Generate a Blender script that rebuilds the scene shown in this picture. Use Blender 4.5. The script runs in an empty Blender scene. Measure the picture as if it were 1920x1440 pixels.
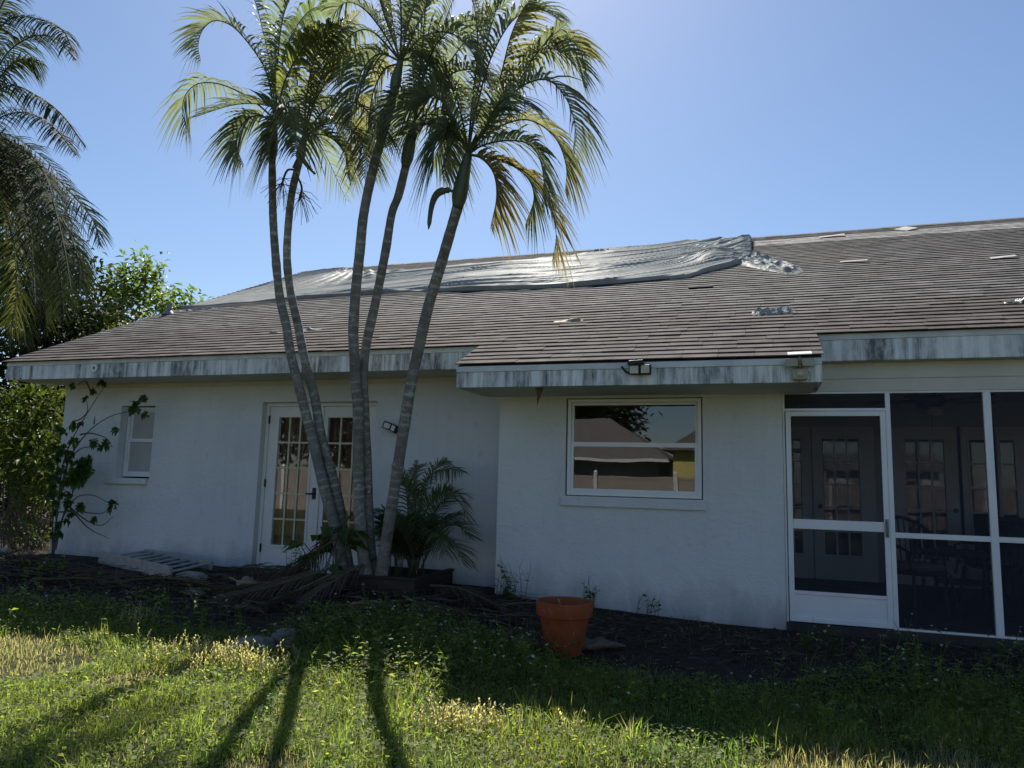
import bpy, bmesh, math, random
import numpy as np
from mathutils import Vector, Matrix, noise

C = bpy.context.scene.collection
rnd = random.Random(7)
nr = np.random.RandomState(11)
PI = math.pi

# ------------------------------------------------------------------ camera, world, sun, exposure
cam_d = bpy.data.cameras.new('camera'); cam = bpy.data.objects.new('camera', cam_d); C.objects.link(cam)
cam_d.sensor_width = 36; cam_d.lens = 36*1374/1920; cam_d.clip_start = 0.05; cam_d.clip_end = 2000
yaw, pitch, roll = math.radians(18.445), math.radians(7.585), math.radians(1.554)
Rm = Matrix.Rotation(yaw, 3, 'Z') @ Matrix.Rotation(PI/2+pitch, 3, 'X') @ Matrix.Rotation(roll, 3, 'Z')
cam.matrix_world = Matrix.Translation((0, 0, 1.2)) @ Rm.to_4x4()
bpy.context.scene.camera = cam

SUN = Vector((-.40, 1.0, 1.21)).normalized()
SUN_EL = math.asin(SUN.z); SUN_AZ = math.atan2(SUN.x, SUN.y)
w = bpy.data.worlds.new('World'); bpy.context.scene.world = w; w.use_nodes = True
nt = w.node_tree; bg = nt.nodes['Background']
sky = nt.nodes.new('ShaderNodeTexSky'); sky.sky_type = 'NISHITA'; sky.sun_disc = False
sky.sun_elevation = SUN_EL; sky.sun_rotation = SUN_AZ
sky.altitude = 0; sky.air_density = 1.05; sky.dust_density = 0.42; sky.ozone_density = 4.6
nt.links.new(sky.outputs[0], bg.inputs[0]); bg.inputs[1].default_value = 0.073
sun_d = bpy.data.lights.new('sun', 'SUN'); sun_d.energy = 5.0; sun_d.angle = math.radians(0.55); sun_d.color = (1, .95, .86)
sun = bpy.data.objects.new('sun', sun_d); C.objects.link(sun)
sun.rotation_euler = SUN.to_track_quat('Z', 'Y').to_euler(); sun.location = (-8, 20, 22)
vs = bpy.context.scene.view_settings
vs.view_transform = 'Standard'; vs.look = 'None'; vs.exposure = 0.74; vs.gamma = 1; vs.use_curve_mapping = False
bpy.context.scene.cycles.max_bounces = 8
bpy.context.scene.cycles.transparent_max_bounces = 24
bpy.context.scene.cycles.caustics_reflective = False; bpy.context.scene.cycles.caustics_refractive = False

# ------------------------------------------------------------------ helpers
def org(o):
    v = Vector((0, 0, 0))
    while o is not None:
        v += o.location; o = o.parent
    return v

class MB:
    def __init__(s): s.v = []; s.f = []; s.m = []; s.c = []; s.col = (1, 1, 1); s.mi = 0
    def add(s, vs_, fs):
        b = len(s.v); s.v += [tuple(p) for p in vs_]; s.c += [s.col]*len(vs_)
        s.f += [tuple(i+b for i in f) for f in fs]; s.m += [s.mi]*len(fs)
    def box(s, x0, x1, y0, y1, z0, z1):
        s.add([(x0,y0,z0),(x1,y0,z0),(x1,y1,z0),(x0,y1,z0),(x0,y0,z1),(x1,y0,z1),(x1,y1,z1),(x0,y1,z1)],
              [(0,3,2,1),(4,5,6,7),(0,1,5,4),(1,2,6,5),(2,3,7,6),(3,0,4,7)])
    def hexa(s, p):
        s.add(p, [(0,3,2,1),(4,5,6,7),(0,1,5,4),(1,2,6,5),(2,3,7,6),(3,0,4,7)])
    def obox(s, o, a, b, c):
        o, a, b, c = map(Vector, (o, a, b, c))
        s.hexa([o, o+a, o+a+b, o+b, o+c, o+a+c, o+a+b+c, o+b+c])
    def bar(s, p, q, wd, th, up=(0, 0, 1)):
        p, q = Vector(p), Vector(q); t = (q-p); n_ = t.normalized(); u = Vector(up)
        sd = n_.cross(u)
        if sd.length < 1e-4: sd = n_.cross(Vector((0, 1, 0)))
        sd.normalize(); uu = sd.cross(n_)
        s.obox(p-sd*wd/2-uu*th/2, t, sd*wd, uu*th)
    def tube(s, pts, rad, n=8, cap=True):
        pts = [Vector(p) for p in pts]; k = len(pts)
        if not hasattr(rad, '__len__'): rad = [rad]*k
        vs_ = []; ref = None
        for i in range(k):
            t = (pts[min(i+1, k-1)]-pts[max(i-1, 0)]).normalized()
            if ref is None:
                ref = t.orthogonal().normalized()
            ref = (ref - t*ref.dot(t)).normalized(); b = t.cross(ref)
            for j in range(n):
                a = 2*PI*j/n; vs_.append(pts[i]+(ref*math.cos(a)+b*math.sin(a))*rad[i])
        fs = [(i*n+j, i*n+(j+1) % n, (i+1)*n+(j+1) % n, (i+1)*n+j) for i in range(k-1) for j in range(n)]
        if cap: fs += [tuple(range(n-1, -1, -1)), tuple((k-1)*n+j for j in range(n))]
        s.add(vs_, fs)
    def lathe(s, cx, cy, prof, n=32):
        vs_ = [(cx+r*math.cos(2*PI*j/n), cy+r*math.sin(2*PI*j/n), z) for r, z in prof for j in range(n)]
        s.add(vs_, [(i*n+j, i*n+(j+1) % n, (i+1)*n+(j+1) % n, (i+1)*n+j) for i in range(len(prof)-1) for j in range(n)])
    def build(s, name, mat, parent=None, smooth=False, bevel=0, loc=None):
        me = bpy.data.meshes.new(name)
        o = bpy.data.objects.new(name, me); C.objects.link(o)
        L = Vector(loc) if loc is not None else Vector((0, 0, 0))
        if parent is not None: o.parent = parent
        o.location = L if parent is None else (L-org(parent) if loc is not None else Vector((0, 0, 0)))
        off = org(o)
        me.from_pydata([(p[0]-off.x, p[1]-off.y, p[2]-off.z) for p in s.v], [], s.f)
        mats = mat if isinstance(mat, (list, tuple)) else [mat]
        for m in mats: me.materials.append(m)
        if len(mats) > 1: me.polygons.foreach_set('material_index', s.m)
        at = me.color_attributes.new('Col', 'FLOAT_COLOR', 'POINT')
        at.data.foreach_set('color', np.hstack([np.array(s.c, np.float32), np.ones((len(s.c), 1), np.float32)]).ravel() if s.c else [])
        if smooth: me.polygons.foreach_set('use_smooth', [True]*len(me.polygons))
        me.update()
        if bevel:
            b = o.modifiers.new('bevel', 'BEVEL'); b.width = bevel; b.segments = 2; b.limit_method = 'ANGLE'; b.angle_limit = .6
        return o

def np_mesh(name, V, T, cols, mat, parent=None):
    me = bpy.data.meshes.new(name); n = len(V); t = len(T)
    me.vertices.add(n); me.vertices.foreach_set('co', V.astype(np.float32).ravel())
    me.loops.add(3*t); me.loops.foreach_set('vertex_index', T.astype(np.int32).ravel())
    me.polygons.add(t); me.polygons.foreach_set('loop_start', np.arange(0, 3*t, 3, dtype=np.int32))
    me.polygons.foreach_set('loop_total', np.full(t, 3, np.int32))
    me.update(calc_edges=True); me.validate()
    at = me.color_attributes.new('Col', 'FLOAT_COLOR', 'POINT')
    at.data.foreach_set('color', np.hstack([cols, np.ones((n, 1))]).astype(np.float32).ravel())
    me.materials.append(mat)
    o = bpy.data.objects.new(name, me); C.objects.link(o); o.parent = parent
    return o

def tag(o, label=None, cat=None, group=None, kind=None):
    if label: o['label'] = label
    if cat: o['category'] = cat
    if group: o['group'] = group
    if kind: o['kind'] = kind
    return o
def thing(name, label, cat, loc=(0, 0, 0), group=None):
    o = bpy.data.objects.new(name, None); C.objects.link(o); o.location = loc; o.empty_display_size = .1
    return tag(o, label, cat, group)
def B(*a):
    m = MB(); m.box(*a); return m
def cr(pts, n):
    """Catmull-Rom through pts, n samples."""
    P = [Vector(p) for p in pts]; P = [P[0]*2-P[1]]+P+[P[-1]*2-P[-2]]; out = []
    k = len(P)-3
    for i in range(n):
        u = i/(n-1)*k; j = min(int(u), k-1); t = u-j; a, b, c, d = P[j:j+4]
        out.append(.5*((2*b)+(c-a)*t+(2*a-5*b+4*c-d)*t*t+(3*b-a-3*c+d)*t**3))
    return out
def lerp(a, b, t): return a+(b-a)*t
def sst(a, b, x):
    t = min(1, max(0, (x-a)/(b-a))); return t*t*(3-2*t)

# ------------------------------------------------------------------ materials
def new(name):
    m = bpy.data.materials.new(name); m.use_nodes = True
    t = m.node_tree; return m, t, t.nodes['Principled BSDF'], t.nodes['Material Output']
def noise_node(t, scale, detail=5, stretch=(1, 1, 1), rough=.6, dist=0, off=(0, 0, 0)):
    g = t.nodes.new('ShaderNodeNewGeometry'); mp = t.nodes.new('ShaderNodeMapping'); mp.inputs['Scale'].default_value = stretch
    mp.inputs['Location'].default_value = off
    t.links.new(g.outputs['Position'], mp.inputs['Vector'])
    n = t.nodes.new('ShaderNodeTexNoise'); n.inputs['Scale'].default_value = scale; n.inputs['Detail'].default_value = detail
    n.inputs['Roughness'].default_value = rough; n.inputs['Distortion'].default_value = dist
    t.links.new(mp.outputs[0], n.inputs['Vector']); return n
def ramp(t, src, stops):
    r = t.nodes.new('ShaderNodeValToRGB'); e = r.color_ramp.elements
    while len(e) > len(stops): e.remove(e[-1])
    while len(e) < len(stops): e.new(.5)
    for el, (p, c) in zip(e, stops):
        el.position = p; el.color = (*c, 1) if len(c) == 3 else c
    t.links.new(src, r.inputs[0]); return r
def mix(t, fac, a, b, mode='MIX'):
    n = t.nodes.new('ShaderNodeMix'); n.data_type = 'RGBA'; n.blend_type = mode
    for s_, v in ((0, fac), (6, a), (7, b)):
        if hasattr(v, 'is_output'): t.links.new(v, n.inputs[s_])
        elif s_ == 0: n.inputs[0].default_value = v
        else: n.inputs[s_].default_value = (*v, 1)
    return n.outputs[2]
def bumpn(t, bsdf, src, strength, dist=.01):
    b = t.nodes.new('ShaderNodeBump'); b.inputs['Strength'].default_value = strength; b.inputs['Distance'].default_value = dist
    t.links.new(src, b.inputs['Height']); t.links.new(b.outputs[0], bsdf.inputs['Normal']); return b
def attr(t):
    a = t.nodes.new('ShaderNodeAttribute'); a.attribute_name = 'Col'; return a.outputs['Color']
def simple(name, c, rough=.6, var=.25, scale=6, bump=0, bscale=60, stretch=(1, 1, 1), metal=0, vcol=False, spec=.4):
    m, t, b, o = new(name)
    n = noise_node(t, scale, 6, stretch)
    lo = tuple(x*(1-var) for x in c); hi = tuple(min(1, x*(1+var)) for x in c)
    r = ramp(t, n.outputs[0], [(.3, lo), (.7, hi)])
    col = r.outputs[0]
    if vcol: col = mix(t, 1, col, attr(t), 'MULTIPLY')
    t.links.new(col, b.inputs['Base Color'])
    b.inputs['Roughness'].default_value = rough; b.inputs['Metallic'].default_value = metal; b.inputs['Specular IOR Level'].default_value = spec
    if bump:
        n2 = noise_node(t, bscale, 4, stretch); bumpn(t, b, n2.outputs[0], bump)
    return m
def leafmat(name, c, trans=.4, tc=None, rough=.42, spec=.4):
    """Thin leaf: reflects and lets light through; colour times the per-vertex tint of the leaf."""
    m, t, b, o = new(name)
    a = attr(t)
    t.links.new(mix(t, 1, c, a, 'MULTIPLY'), b.inputs['Base Color'])
    b.inputs['Roughness'].default_value = rough; b.inputs['Specular IOR Level'].default_value = spec
    tr = t.nodes.new('ShaderNodeBsdfTranslucent')
    t.links.new(mix(t, 1, tc or tuple(min(1, x*1.9) for x in c), a, 'MULTIPLY'), tr.inputs['Color'])
    ms = t.nodes.new('ShaderNodeMixShader'); ms.inputs[0].default_value = trans
    t.links.new(b.outputs[0], ms.inputs[1]); t.links.new(tr.outputs[0], ms.inputs[2]); t.links.new(ms.outputs[0], o.inputs[0])
    return m

# stucco paint: fine grain, faint blotches, grime and hairline cracks low down
def stucco():
    m, t, b, o = new('stucco_paint')
    n1 = noise_node(t, 1.3, 6, (1, 1, .6)); n2 = noise_node(t, 9, 6)
    base = ramp(t, n1.outputs[0], [(.3, (.61, .64, .655)), (.7, (.69, .715, .72))]).outputs[0]
    spots = ramp(t, n2.outputs[0], [(.28, (.72, .72, .72)), (.40, (1, 1, 1))]).outputs[0]
    col = mix(t, .4, base, spots, 'MULTIPLY')
    drp = noise_node(t, 2.4, 6, (5, 5, .3), .65, off=(7, 0, 0)); dr = ramp(t, drp.outputs[0], [(.50, (1, 1, 1)), (.72, (.80, .80, .77))]); col = mix(t, .28, col, dr.outputs[0], 'MULTIPLY')
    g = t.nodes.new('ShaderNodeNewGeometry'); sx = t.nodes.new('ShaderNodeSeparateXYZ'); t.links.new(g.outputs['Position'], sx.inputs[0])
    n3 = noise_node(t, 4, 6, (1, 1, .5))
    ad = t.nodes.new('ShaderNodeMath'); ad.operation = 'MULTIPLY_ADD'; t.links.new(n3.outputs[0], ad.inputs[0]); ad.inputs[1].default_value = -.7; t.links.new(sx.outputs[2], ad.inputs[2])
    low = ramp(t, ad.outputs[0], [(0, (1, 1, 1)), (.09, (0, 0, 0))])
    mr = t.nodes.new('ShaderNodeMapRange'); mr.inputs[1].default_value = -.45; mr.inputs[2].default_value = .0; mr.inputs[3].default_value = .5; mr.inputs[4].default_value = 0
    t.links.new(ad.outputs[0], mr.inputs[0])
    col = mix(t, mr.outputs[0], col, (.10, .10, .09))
    vo = t.nodes.new('ShaderNodeTexVoronoi'); vo.feature = 'DISTANCE_TO_EDGE'; vo.inputs['Scale'].default_value = 1.6
    dn = noise_node(t, 3, 5); mv = t.nodes.new('ShaderNodeMix'); mv.data_type = 'VECTOR'; mv.inputs[0].default_value = .22
    t.links.new(g.outputs['Position'], mv.inputs[4]); t.links.new(dn.outputs['Color'], mv.inputs[5]); t.links.new(mv.outputs[1], vo.inputs['Vector'])
    ck = ramp(t, vo.outputs['Distance'], [(.0, (1, 1, 1)), (.008, (0, 0, 0))])
    pn = noise_node(t, .9, 3, off=(4, 2, 9)); pm = ramp(t, pn.outputs[0], [(.55, (0, 0, 0)), (.66, (.3, .3, .3))])
    cf = mix(t, 1, ck.outputs[0], pm.outputs[0], 'MULTIPLY')
    col = mix(t, cf, col, (.22, .22, .20))
    t.links.new(col, b.inputs['Base Color']); b.inputs['Roughness'].default_value = .82; b.inputs['Specular IOR Level'].default_value = .2
    nb = noise_node(t, 55, 6, rough=.7); nb2 = noise_node(t, 6, 5, (1, 1, 1.5), .6, 1.6)
    am = t.nodes.new('ShaderNodeMath'); am.operation = 'MULTIPLY_ADD'; am.inputs[1].default_value = 2.6; t.links.new(nb2.outputs[0], am.inputs[0]); t.links.new(nb.outputs[0], am.inputs[2])
    bumpn(t, b, am.outputs[0], .42, .012)
    return m

def fascia_mat():
    m, t, b, o = new('mildewed_fascia_paint')
    st = noise_node(t, 2.2, 7, (5.5, 1, .28), .66); big = noise_node(t, 1.1, 4, off=(3, 0, 0)); fine = noise_node(t, 16, 6, (1, 1, .35), .7)
    base = ramp(t, big.outputs[0], [(.35, (.74, .78, .76)), (.65, (.82, .85, .83))]).outputs[0]
    s1 = ramp(t, st.outputs[0], [(.38, (0, 0, 0)), (.55, (1, 1, 1))])
    s2 = ramp(t, fine.outputs[0], [(.36, (.35, .35, .35)), (.58, (1, 1, 1))])
    f = mix(t, 1, s1.outputs[0], s2.outputs[0], 'MULTIPLY')
    pt = noise_node(t, .95, 5, (1, 1, .5), .6, off=(1.7, 0, 0)); pr = ramp(t, pt.outputs[0], [(.36, (.12, .12, .12)), (.52, (1, 1, 1))]); f = mix(t, 1, f, pr.outputs[0], 'MULTIPLY')
    col = mix(t, f, base, (.11, .125, .12))
    t.links.new(col, b.inputs['Base Color']); b.inputs['Roughness'].default_value = .6
    bumpn(t, b, fine.outputs[0], .12)
    return m

def shingle_mat():
    m, t, b, o = new('asphalt_shingle')
    n1 = noise_node(t, .55, 5); n2 = noise_node(t, 130, 3); n3 = noise_node(t, 5, 6)
    old = ramp(t, n1.outputs[0], [(.35, (.088, .082, .080)), (.65, (.130, .125, .122))]).outputs[0]
    g = t.nodes.new('ShaderNodeNewGeometry'); sx = t.nodes.new('ShaderNodeSeparateXYZ'); t.links.new(g.outputs['Position'], sx.inputs[0])
    ad = t.nodes.new('ShaderNodeMath'); ad.operation = 'MULTIPLY_ADD'; t.links.new(n1.outputs[0], ad.inputs[0]); ad.inputs[1].default_value = 1.2; t.links.new(sx.outputs[1], ad.inputs[2])
    mr = t.nodes.new('ShaderNodeMapRange'); mr.inputs[1].default_value = 8.4; mr.inputs[2].default_value = 9.3; t.links.new(ad.outputs[0], mr.inputs[0])
    worn = mix(t, mr.outputs[0], (.088, .070, .066), (.165, .160, .158))
    col = mix(t, .6, old, worn)
    rs = ramp(t, n3.outputs[0], [(.42, (.75, .75, .75)), (.62, (1.2, 1.18, 1.15))])
    col = mix(t, 1, col, rs.outputs[0], 'MULTIPLY')
    gr = ramp(t, n2.outputs[0], [(.3, (.7, .7, .7)), (.7, (1.3, 1.3, 1.3))])
    col = mix(t, .8, col, gr.outputs[0], 'MULTIPLY')
    col = mix(t, 1, col, attr(t), 'MULTIPLY')
    t.links.new(col, b.inputs['Base Color']); b.inputs['Roughness'].default_value = .9; b.inputs['Specular IOR Level'].default_value = .1
    bumpn(t, b, n2.outputs[0], .5, .004)
    return m

def bark_mat():
    m, t, b, o = new('ringed_palm_bark')
    g = t.nodes.new('ShaderNodeNewGeometry'); sx = t.nodes.new('ShaderNodeSeparateXYZ'); t.links.new(g.outputs['Position'], sx.inputs[0])
    n1 = noise_node(t, 7, 5); n2 = noise_node(t, 22, 6, rough=.7); n4 = noise_node(t, 2.2, 4)
    base = ramp(t, n1.outputs[0], [(.3, (.12, .112, .10)), (.7, (.23, .22, .195))]).outputs[0]
    rg = mix(t, 1, base, attr(t), 'MULTIPLY')
    li = ramp(t, n2.outputs[0], [(.52, (0, 0, 0)), (.60, (.9, .9, .9))])
    lz = ramp(t, n4.outputs[0], [(.42, (.1, .1, .1)), (.6, (1, 1, 1))])
    col = mix(t, mix(t, 1, li.outputs[0], lz.outputs[0], 'MULTIPLY'), rg, (.42, .42, .39))
    t.links.new(col, b.inputs['Base Color']); b.inputs['Roughness'].default_value = .85; b.inputs['Specular IOR Level'].default_value = .2
    bumpn(t, b, n2.outputs[0], .5, .008)
    return m

def tarp_mat():
    m, t, b, o = new('silver_tarp')
    n1 = noise_node(t, 3, 6); n2 = noise_node(t, 26, 5)
    c = ramp(t, n1.outputs[0], [(.3, (.24, .25, .235)), (.7, (.34, .35, .33))])
    t.links.new(c.outputs[0], b.inputs['Base Color']); b.inputs['Roughness'].default_value = .6; b.inputs['Specular IOR Level'].default_value = 0
    bp = bumpn(t, b, n2.outputs[0], .2, .01)
    g = t.nodes.new('ShaderNodeBsdfGlossy'); g.inputs['Roughness'].default_value = .40; g.inputs['Color'].default_value = (.9, .9, .9, 1); t.links.new(bp.outputs[0], g.inputs['Normal'])
    ms = t.nodes.new('ShaderNodeMixShader'); ms.inputs[0].default_value = .012
    t.links.new(b.outputs[0], ms.inputs[1]); t.links.new(g.outputs[0], ms.inputs[2]); t.links.new(ms.outputs[0], o.inputs[0])
    return m

def glass_mat(name, tint=(.9, .92, .92), k=.10):
    m, t, b, o = new(name); t.nodes.remove(b)
    tr = t.nodes.new('ShaderNodeBsdfTransparent'); tr.inputs[0].default_value = (*tint, 1)
    gl = t.nodes.new('ShaderNodeBsdfGlossy'); gl.inputs['Roughness'].default_value = .0
    fr = t.nodes.new('ShaderNodeFresnel'); fr.inputs[0].default_value = 1.5
    ad = t.nodes.new('ShaderNodeMath'); ad.operation = 'ADD'; ad.inputs[1].default_value = k; ad.use_clamp = True
    n = noise_node(t, 1.2, 2); bp = t.nodes.new('ShaderNodeBump'); bp.inputs['Strength'].default_value = .02; bp.inputs['Distance'].default_value = .05
    t.links.new(n.outputs[0], bp.inputs['Height']); t.links.new(bp.outputs[0], gl.inputs['Normal'])
    t.links.new(fr.outputs[0], ad.inputs[0]); ms = t.nodes.new('ShaderNodeMixShader')
    t.links.new(ad.outputs[0], ms.inputs[0]); t.links.new(tr.outputs[0], ms.inputs[1]); t.links.new(gl.outputs[0], ms.inputs[2])
    t.links.new(ms.outputs[0], o.inputs[0]); return m

def screen_mat():
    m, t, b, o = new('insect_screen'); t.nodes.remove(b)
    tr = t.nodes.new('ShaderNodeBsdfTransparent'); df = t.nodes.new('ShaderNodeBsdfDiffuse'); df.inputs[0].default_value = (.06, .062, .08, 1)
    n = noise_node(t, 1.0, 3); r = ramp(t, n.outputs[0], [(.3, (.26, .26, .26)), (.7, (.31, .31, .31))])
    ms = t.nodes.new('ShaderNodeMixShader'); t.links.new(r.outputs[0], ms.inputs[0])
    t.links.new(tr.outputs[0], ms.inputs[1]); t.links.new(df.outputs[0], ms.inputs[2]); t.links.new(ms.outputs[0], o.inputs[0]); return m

def ground_mat():
    m, t, b, o = new('yard_ground')
    g = t.nodes.new('ShaderNodeNewGeometry'); sx = t.nodes.new('ShaderNodeSeparateXYZ'); t.links.new(g.outputs['Position'], sx.inputs[0])
    n1 = noise_node(t, 1.1, 6); n2 = noise_node(t, 14, 8, rough=.7); n3 = noise_node(t, 70, 4, rough=.7)
    soil = ramp(t, n2.outputs[0], [(.3, (.026, .021, .017)), (.55, (.058, .047, .038)), (.75, (.11, .095, .08))]).outputs[0]
    lawn = ramp(t, n2.outputs[0], [(.3, (.03, .036, .014)), (.5, (.055, .06, .024)), (.72, (.12, .105, .06))]).outputs[0]
    ad = t.nodes.new('ShaderNodeMath'); ad.operation = 'MULTIPLY_ADD'; t.links.new(n1.outputs[0], ad.inputs[0]); ad.inputs[1].default_value = 1.4; t.links.new(sx.outputs[1], ad.inputs[2])
    mr = t.nodes.new('ShaderNodeMapRange'); mr.inputs[1].default_value = 5.7; mr.inputs[2].default_value = 6.4; t.links.new(ad.outputs[0], mr.inputs[0])
    far = t.nodes.new('ShaderNodeMapRange'); far.inputs[1].default_value = 22; far.inputs[2].default_value = 24; far.inputs[3].default_value = 1; far.inputs[4].default_value = 0
    t.links.new(sx.outputs[1], far.inputs[0])
    mm = t.nodes.new('ShaderNodeMath'); mm.operation = 'MULTIPLY'; t.links.new(mr.outputs[0], mm.inputs[0]); t.links.new(far.outputs[0], mm.inputs[1])
    col = mix(t, mm.outputs[0], lawn, soil)
    t.links.new(col, b.inputs['Base Color']); b.inputs['Roughness'].default_value = .95; b.inputs['Specular IOR Level'].default_value = .15
    am = t.nodes.new('ShaderNodeMath'); am.operation = 'ADD'; t.links.new(n2.outputs[0], am.inputs[0]); t.links.new(n3.outputs[0], am.inputs[1])
    bumpn(t, b, am.outputs[0], .8, .03); return m

def pot_mat():
    m, t, b, o = new('terracotta')
    n1 = noise_node(t, 5, 6); n2 = noise_node(t, 11, 7, (1, 1, .6), .7, off=(2, 2, 0)); n3 = noise_node(t, 60, 3)
    c = ramp(t, n1.outputs[0], [(.3, (.24, .062, .025)), (.7, (.33, .092, .038))]).outputs[0]
    w1 = ramp(t, n2.outputs[0], [(.56, (0, 0, 0)), (.72, (.35, .35, .35))]); c = mix(t, w1.outputs[0], c, (.42, .34, .29))
    w2 = ramp(t, n2.outputs[0], [(.28, (.6, .6, .6)), (.40, (0, 0, 0))]); c = mix(t, w2.outputs[0], c, (.07, .05, .035))
    t.links.new(c, b.inputs['Base Color']); b.inputs['Roughness'].default_value = .85; b.inputs['Specular IOR Level'].default_value = .2
    bumpn(t, b, n3.outputs[0], .3, .006); return m

def curtain_mat():
    m, t, b, o = new('tan_curtain')
    n = noise_node(t, 4, 5, (6, 1, .4)); n2 = noise_node(t, .9, 3, (1, 1, 1.4), off=(2, 1, 3.3))
    c1 = ramp(t, n.outputs[0], [(.3, (.17, .10, .06)), (.7, (.38, .255, .165))]).outputs[0]
    c2 = ramp(t, n2.outputs[0], [(.42, (1, .86, .78)), (.6, (1.15, 1.25, 1.25))]).outputs[0]
    t.links.new(mix(t, 1, c1, c2, 'MULTIPLY'), b.inputs['Base Color']); b.inputs['Roughness'].default_value = .9
    return m

MAT = dict(
    stucco=stucco(), fascia=fascia_mat(), shingle=shingle_mat(), bark=bark_mat(), tarp=tarp_mat(), ground=ground_mat(), screen=screen_mat(), curtain=curtain_mat(),
    glass=glass_mat('window_glass', k=.03), dglass=glass_mat('door_glass', k=.02), bglass=simple('frosted_glass', (.40, .41, .40), .25, .08, 3),
    trim=simple('white_trim_paint', (.72, .73, .71), .45, .07, 3, .06, 30), frame=simple('white_aluminium', (.74, .76, .77), .35, .06, 4, .03, 20),
    drip=simple('drip_edge_paint', (.60, .64, .62), .55, .18, 5, .1, 20), soffit=simple('soffit_paint', (.58, .56, .48), .7, .08, 3, .1, 40),
    dark=simple('dark_void', (.03, .028, .026), .9, .2), room=simple('porch_wall_paint', (.50, .51, .50), .7, .1, 2), pdoor=simple('porch_door_paint', (.78, .79, .80), .5, .06, 3),
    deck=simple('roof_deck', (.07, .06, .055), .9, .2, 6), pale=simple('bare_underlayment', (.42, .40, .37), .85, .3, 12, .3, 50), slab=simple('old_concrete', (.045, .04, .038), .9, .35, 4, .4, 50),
    terra=pot_mat(), soil=simple('potting_soil', (.025, .02, .015), .95, .4, 30, .9, 60),
    wood=simple('dark_planter_wood', (.035, .027, .022), .7, .35, 5, .3, 20, (1, 6, 6)), whitew=simple('weathered_white_wood', (.33, .31, .275), .7, .22, 6, .2, 20, (1, 4, 4)),
    slat=simple('weathered_slat_paint', (.30, .33, .34), .65, .25, 8, .2, 20), stone=simple('pale_stone', (.26, .235, .21), .9, .35, 9, .6, 25), stone2=simple('grey_stone', (.15, .15, .14), .9, .4, 9, .6, 25),
    husk=simple('dry_palm_sheath', (.34, .25, .17), .75, .35, 12, .3, 30, (1, 1, 4)), deadwood=simple('dead_wood', (.15, .12, .095), .9, .35, 10, .5, 30),
    bone=simple('bleached_stick', (.55, .52, .45), .7, .15, 9),
    metal=simple('bronze_metal', (.05, .045, .04), .4, .2, 9, metal=.6), black=simple('black_plastic', (.025, .027, .03), .45, .2, 9),
    felt=simple('dark_roofing_felt', (.035, .036, .04), .9, .3, 8, .3, 40, spec=.05), beige=simple('beige_plastic', (.38, .35, .26), .5, .12, 12), lens=simple('cream_lamp_lens', (.55, .54, .38), .35, .1, 14), grey=simple('grey_plastic', (.22, .23, .23), .5, .15, 9),
    solar=simple('solar_cells', (.35, .36, .42), .2, .25, 60), wicker=simple('dark_wicker', (.02, .018, .017), .6, .3, 40, .4, 80), cush=simple('grey_cushion', (.12, .12, .13), .9, .15, 6),
    frond=leafmat('palm_leaf', (.095, .112, .068), .48, (.29, .34, .16), .55, .14), lit=leafmat('sunlit_palm_leaf', (.09, .125, .045), .45, (.26, .34, .10), .5, .3),  # second one: palm leaf with the sunlit green put into its colour
    shaft=simple('green_crownshaft', (.10, .12, .065), .45, .25, 4), rach=simple('leaf_stalk', (.09, .10, .05), .85, .2, 5, spec=.05), dry=leafmat('dead_frond', (.16, .125, .095), .2, (.22, .16, .1), .75, .2),
    leaf=leafmat('shrub_leaf', (.055, .085, .022), .42, (.22, .32, .045), .4, .4), qleaf=leafmat('queen_palm_leaf', (.042, .056, .030), .25, (.10, .13, .035), .7, .03), darkleaf=leafmat('dark_leaf', (.03, .042, .018), .15, (.05, .08, .02), .6, .08), shrubleaf=leafmat('corner_shrub_leaf', (.06, .085, .025), .16, (.22, .29, .05), .55, .12),
    grass=leafmat('grass_blade', (.095, .13, .058), .45, (.44, .57, .10), .6, .2), flower=leafmat('white_petal', (.75, .74, .68), .3, (.7, .7, .6), .6, .2),
    stem=simple('green_stem', (.07, .085, .03), .6, .25, 9), twig=simple('brown_twig', (.095, .075, .055), .85, .3, 12), bark2=simple('tree_bark', (.10, .085, .07), .9, .35, 10, .6, 20),
    vinyl=simple('white_vinyl', (.72, .71, .69), .45, .06, 3), tanv=simple('tan_vinyl', (.36, .30, .26), .6, .12, 3), nroof=simple('neighbour_roof', (.16, .145, .135), .85, .2, 5, .4, 30),
    nwall=simple('neighbour_wall', (.22, .20, .18), .85, .1, 3), yellow=simple('yellow_stucco', (.62, .52, .17), .8, .1, 3))

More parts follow.
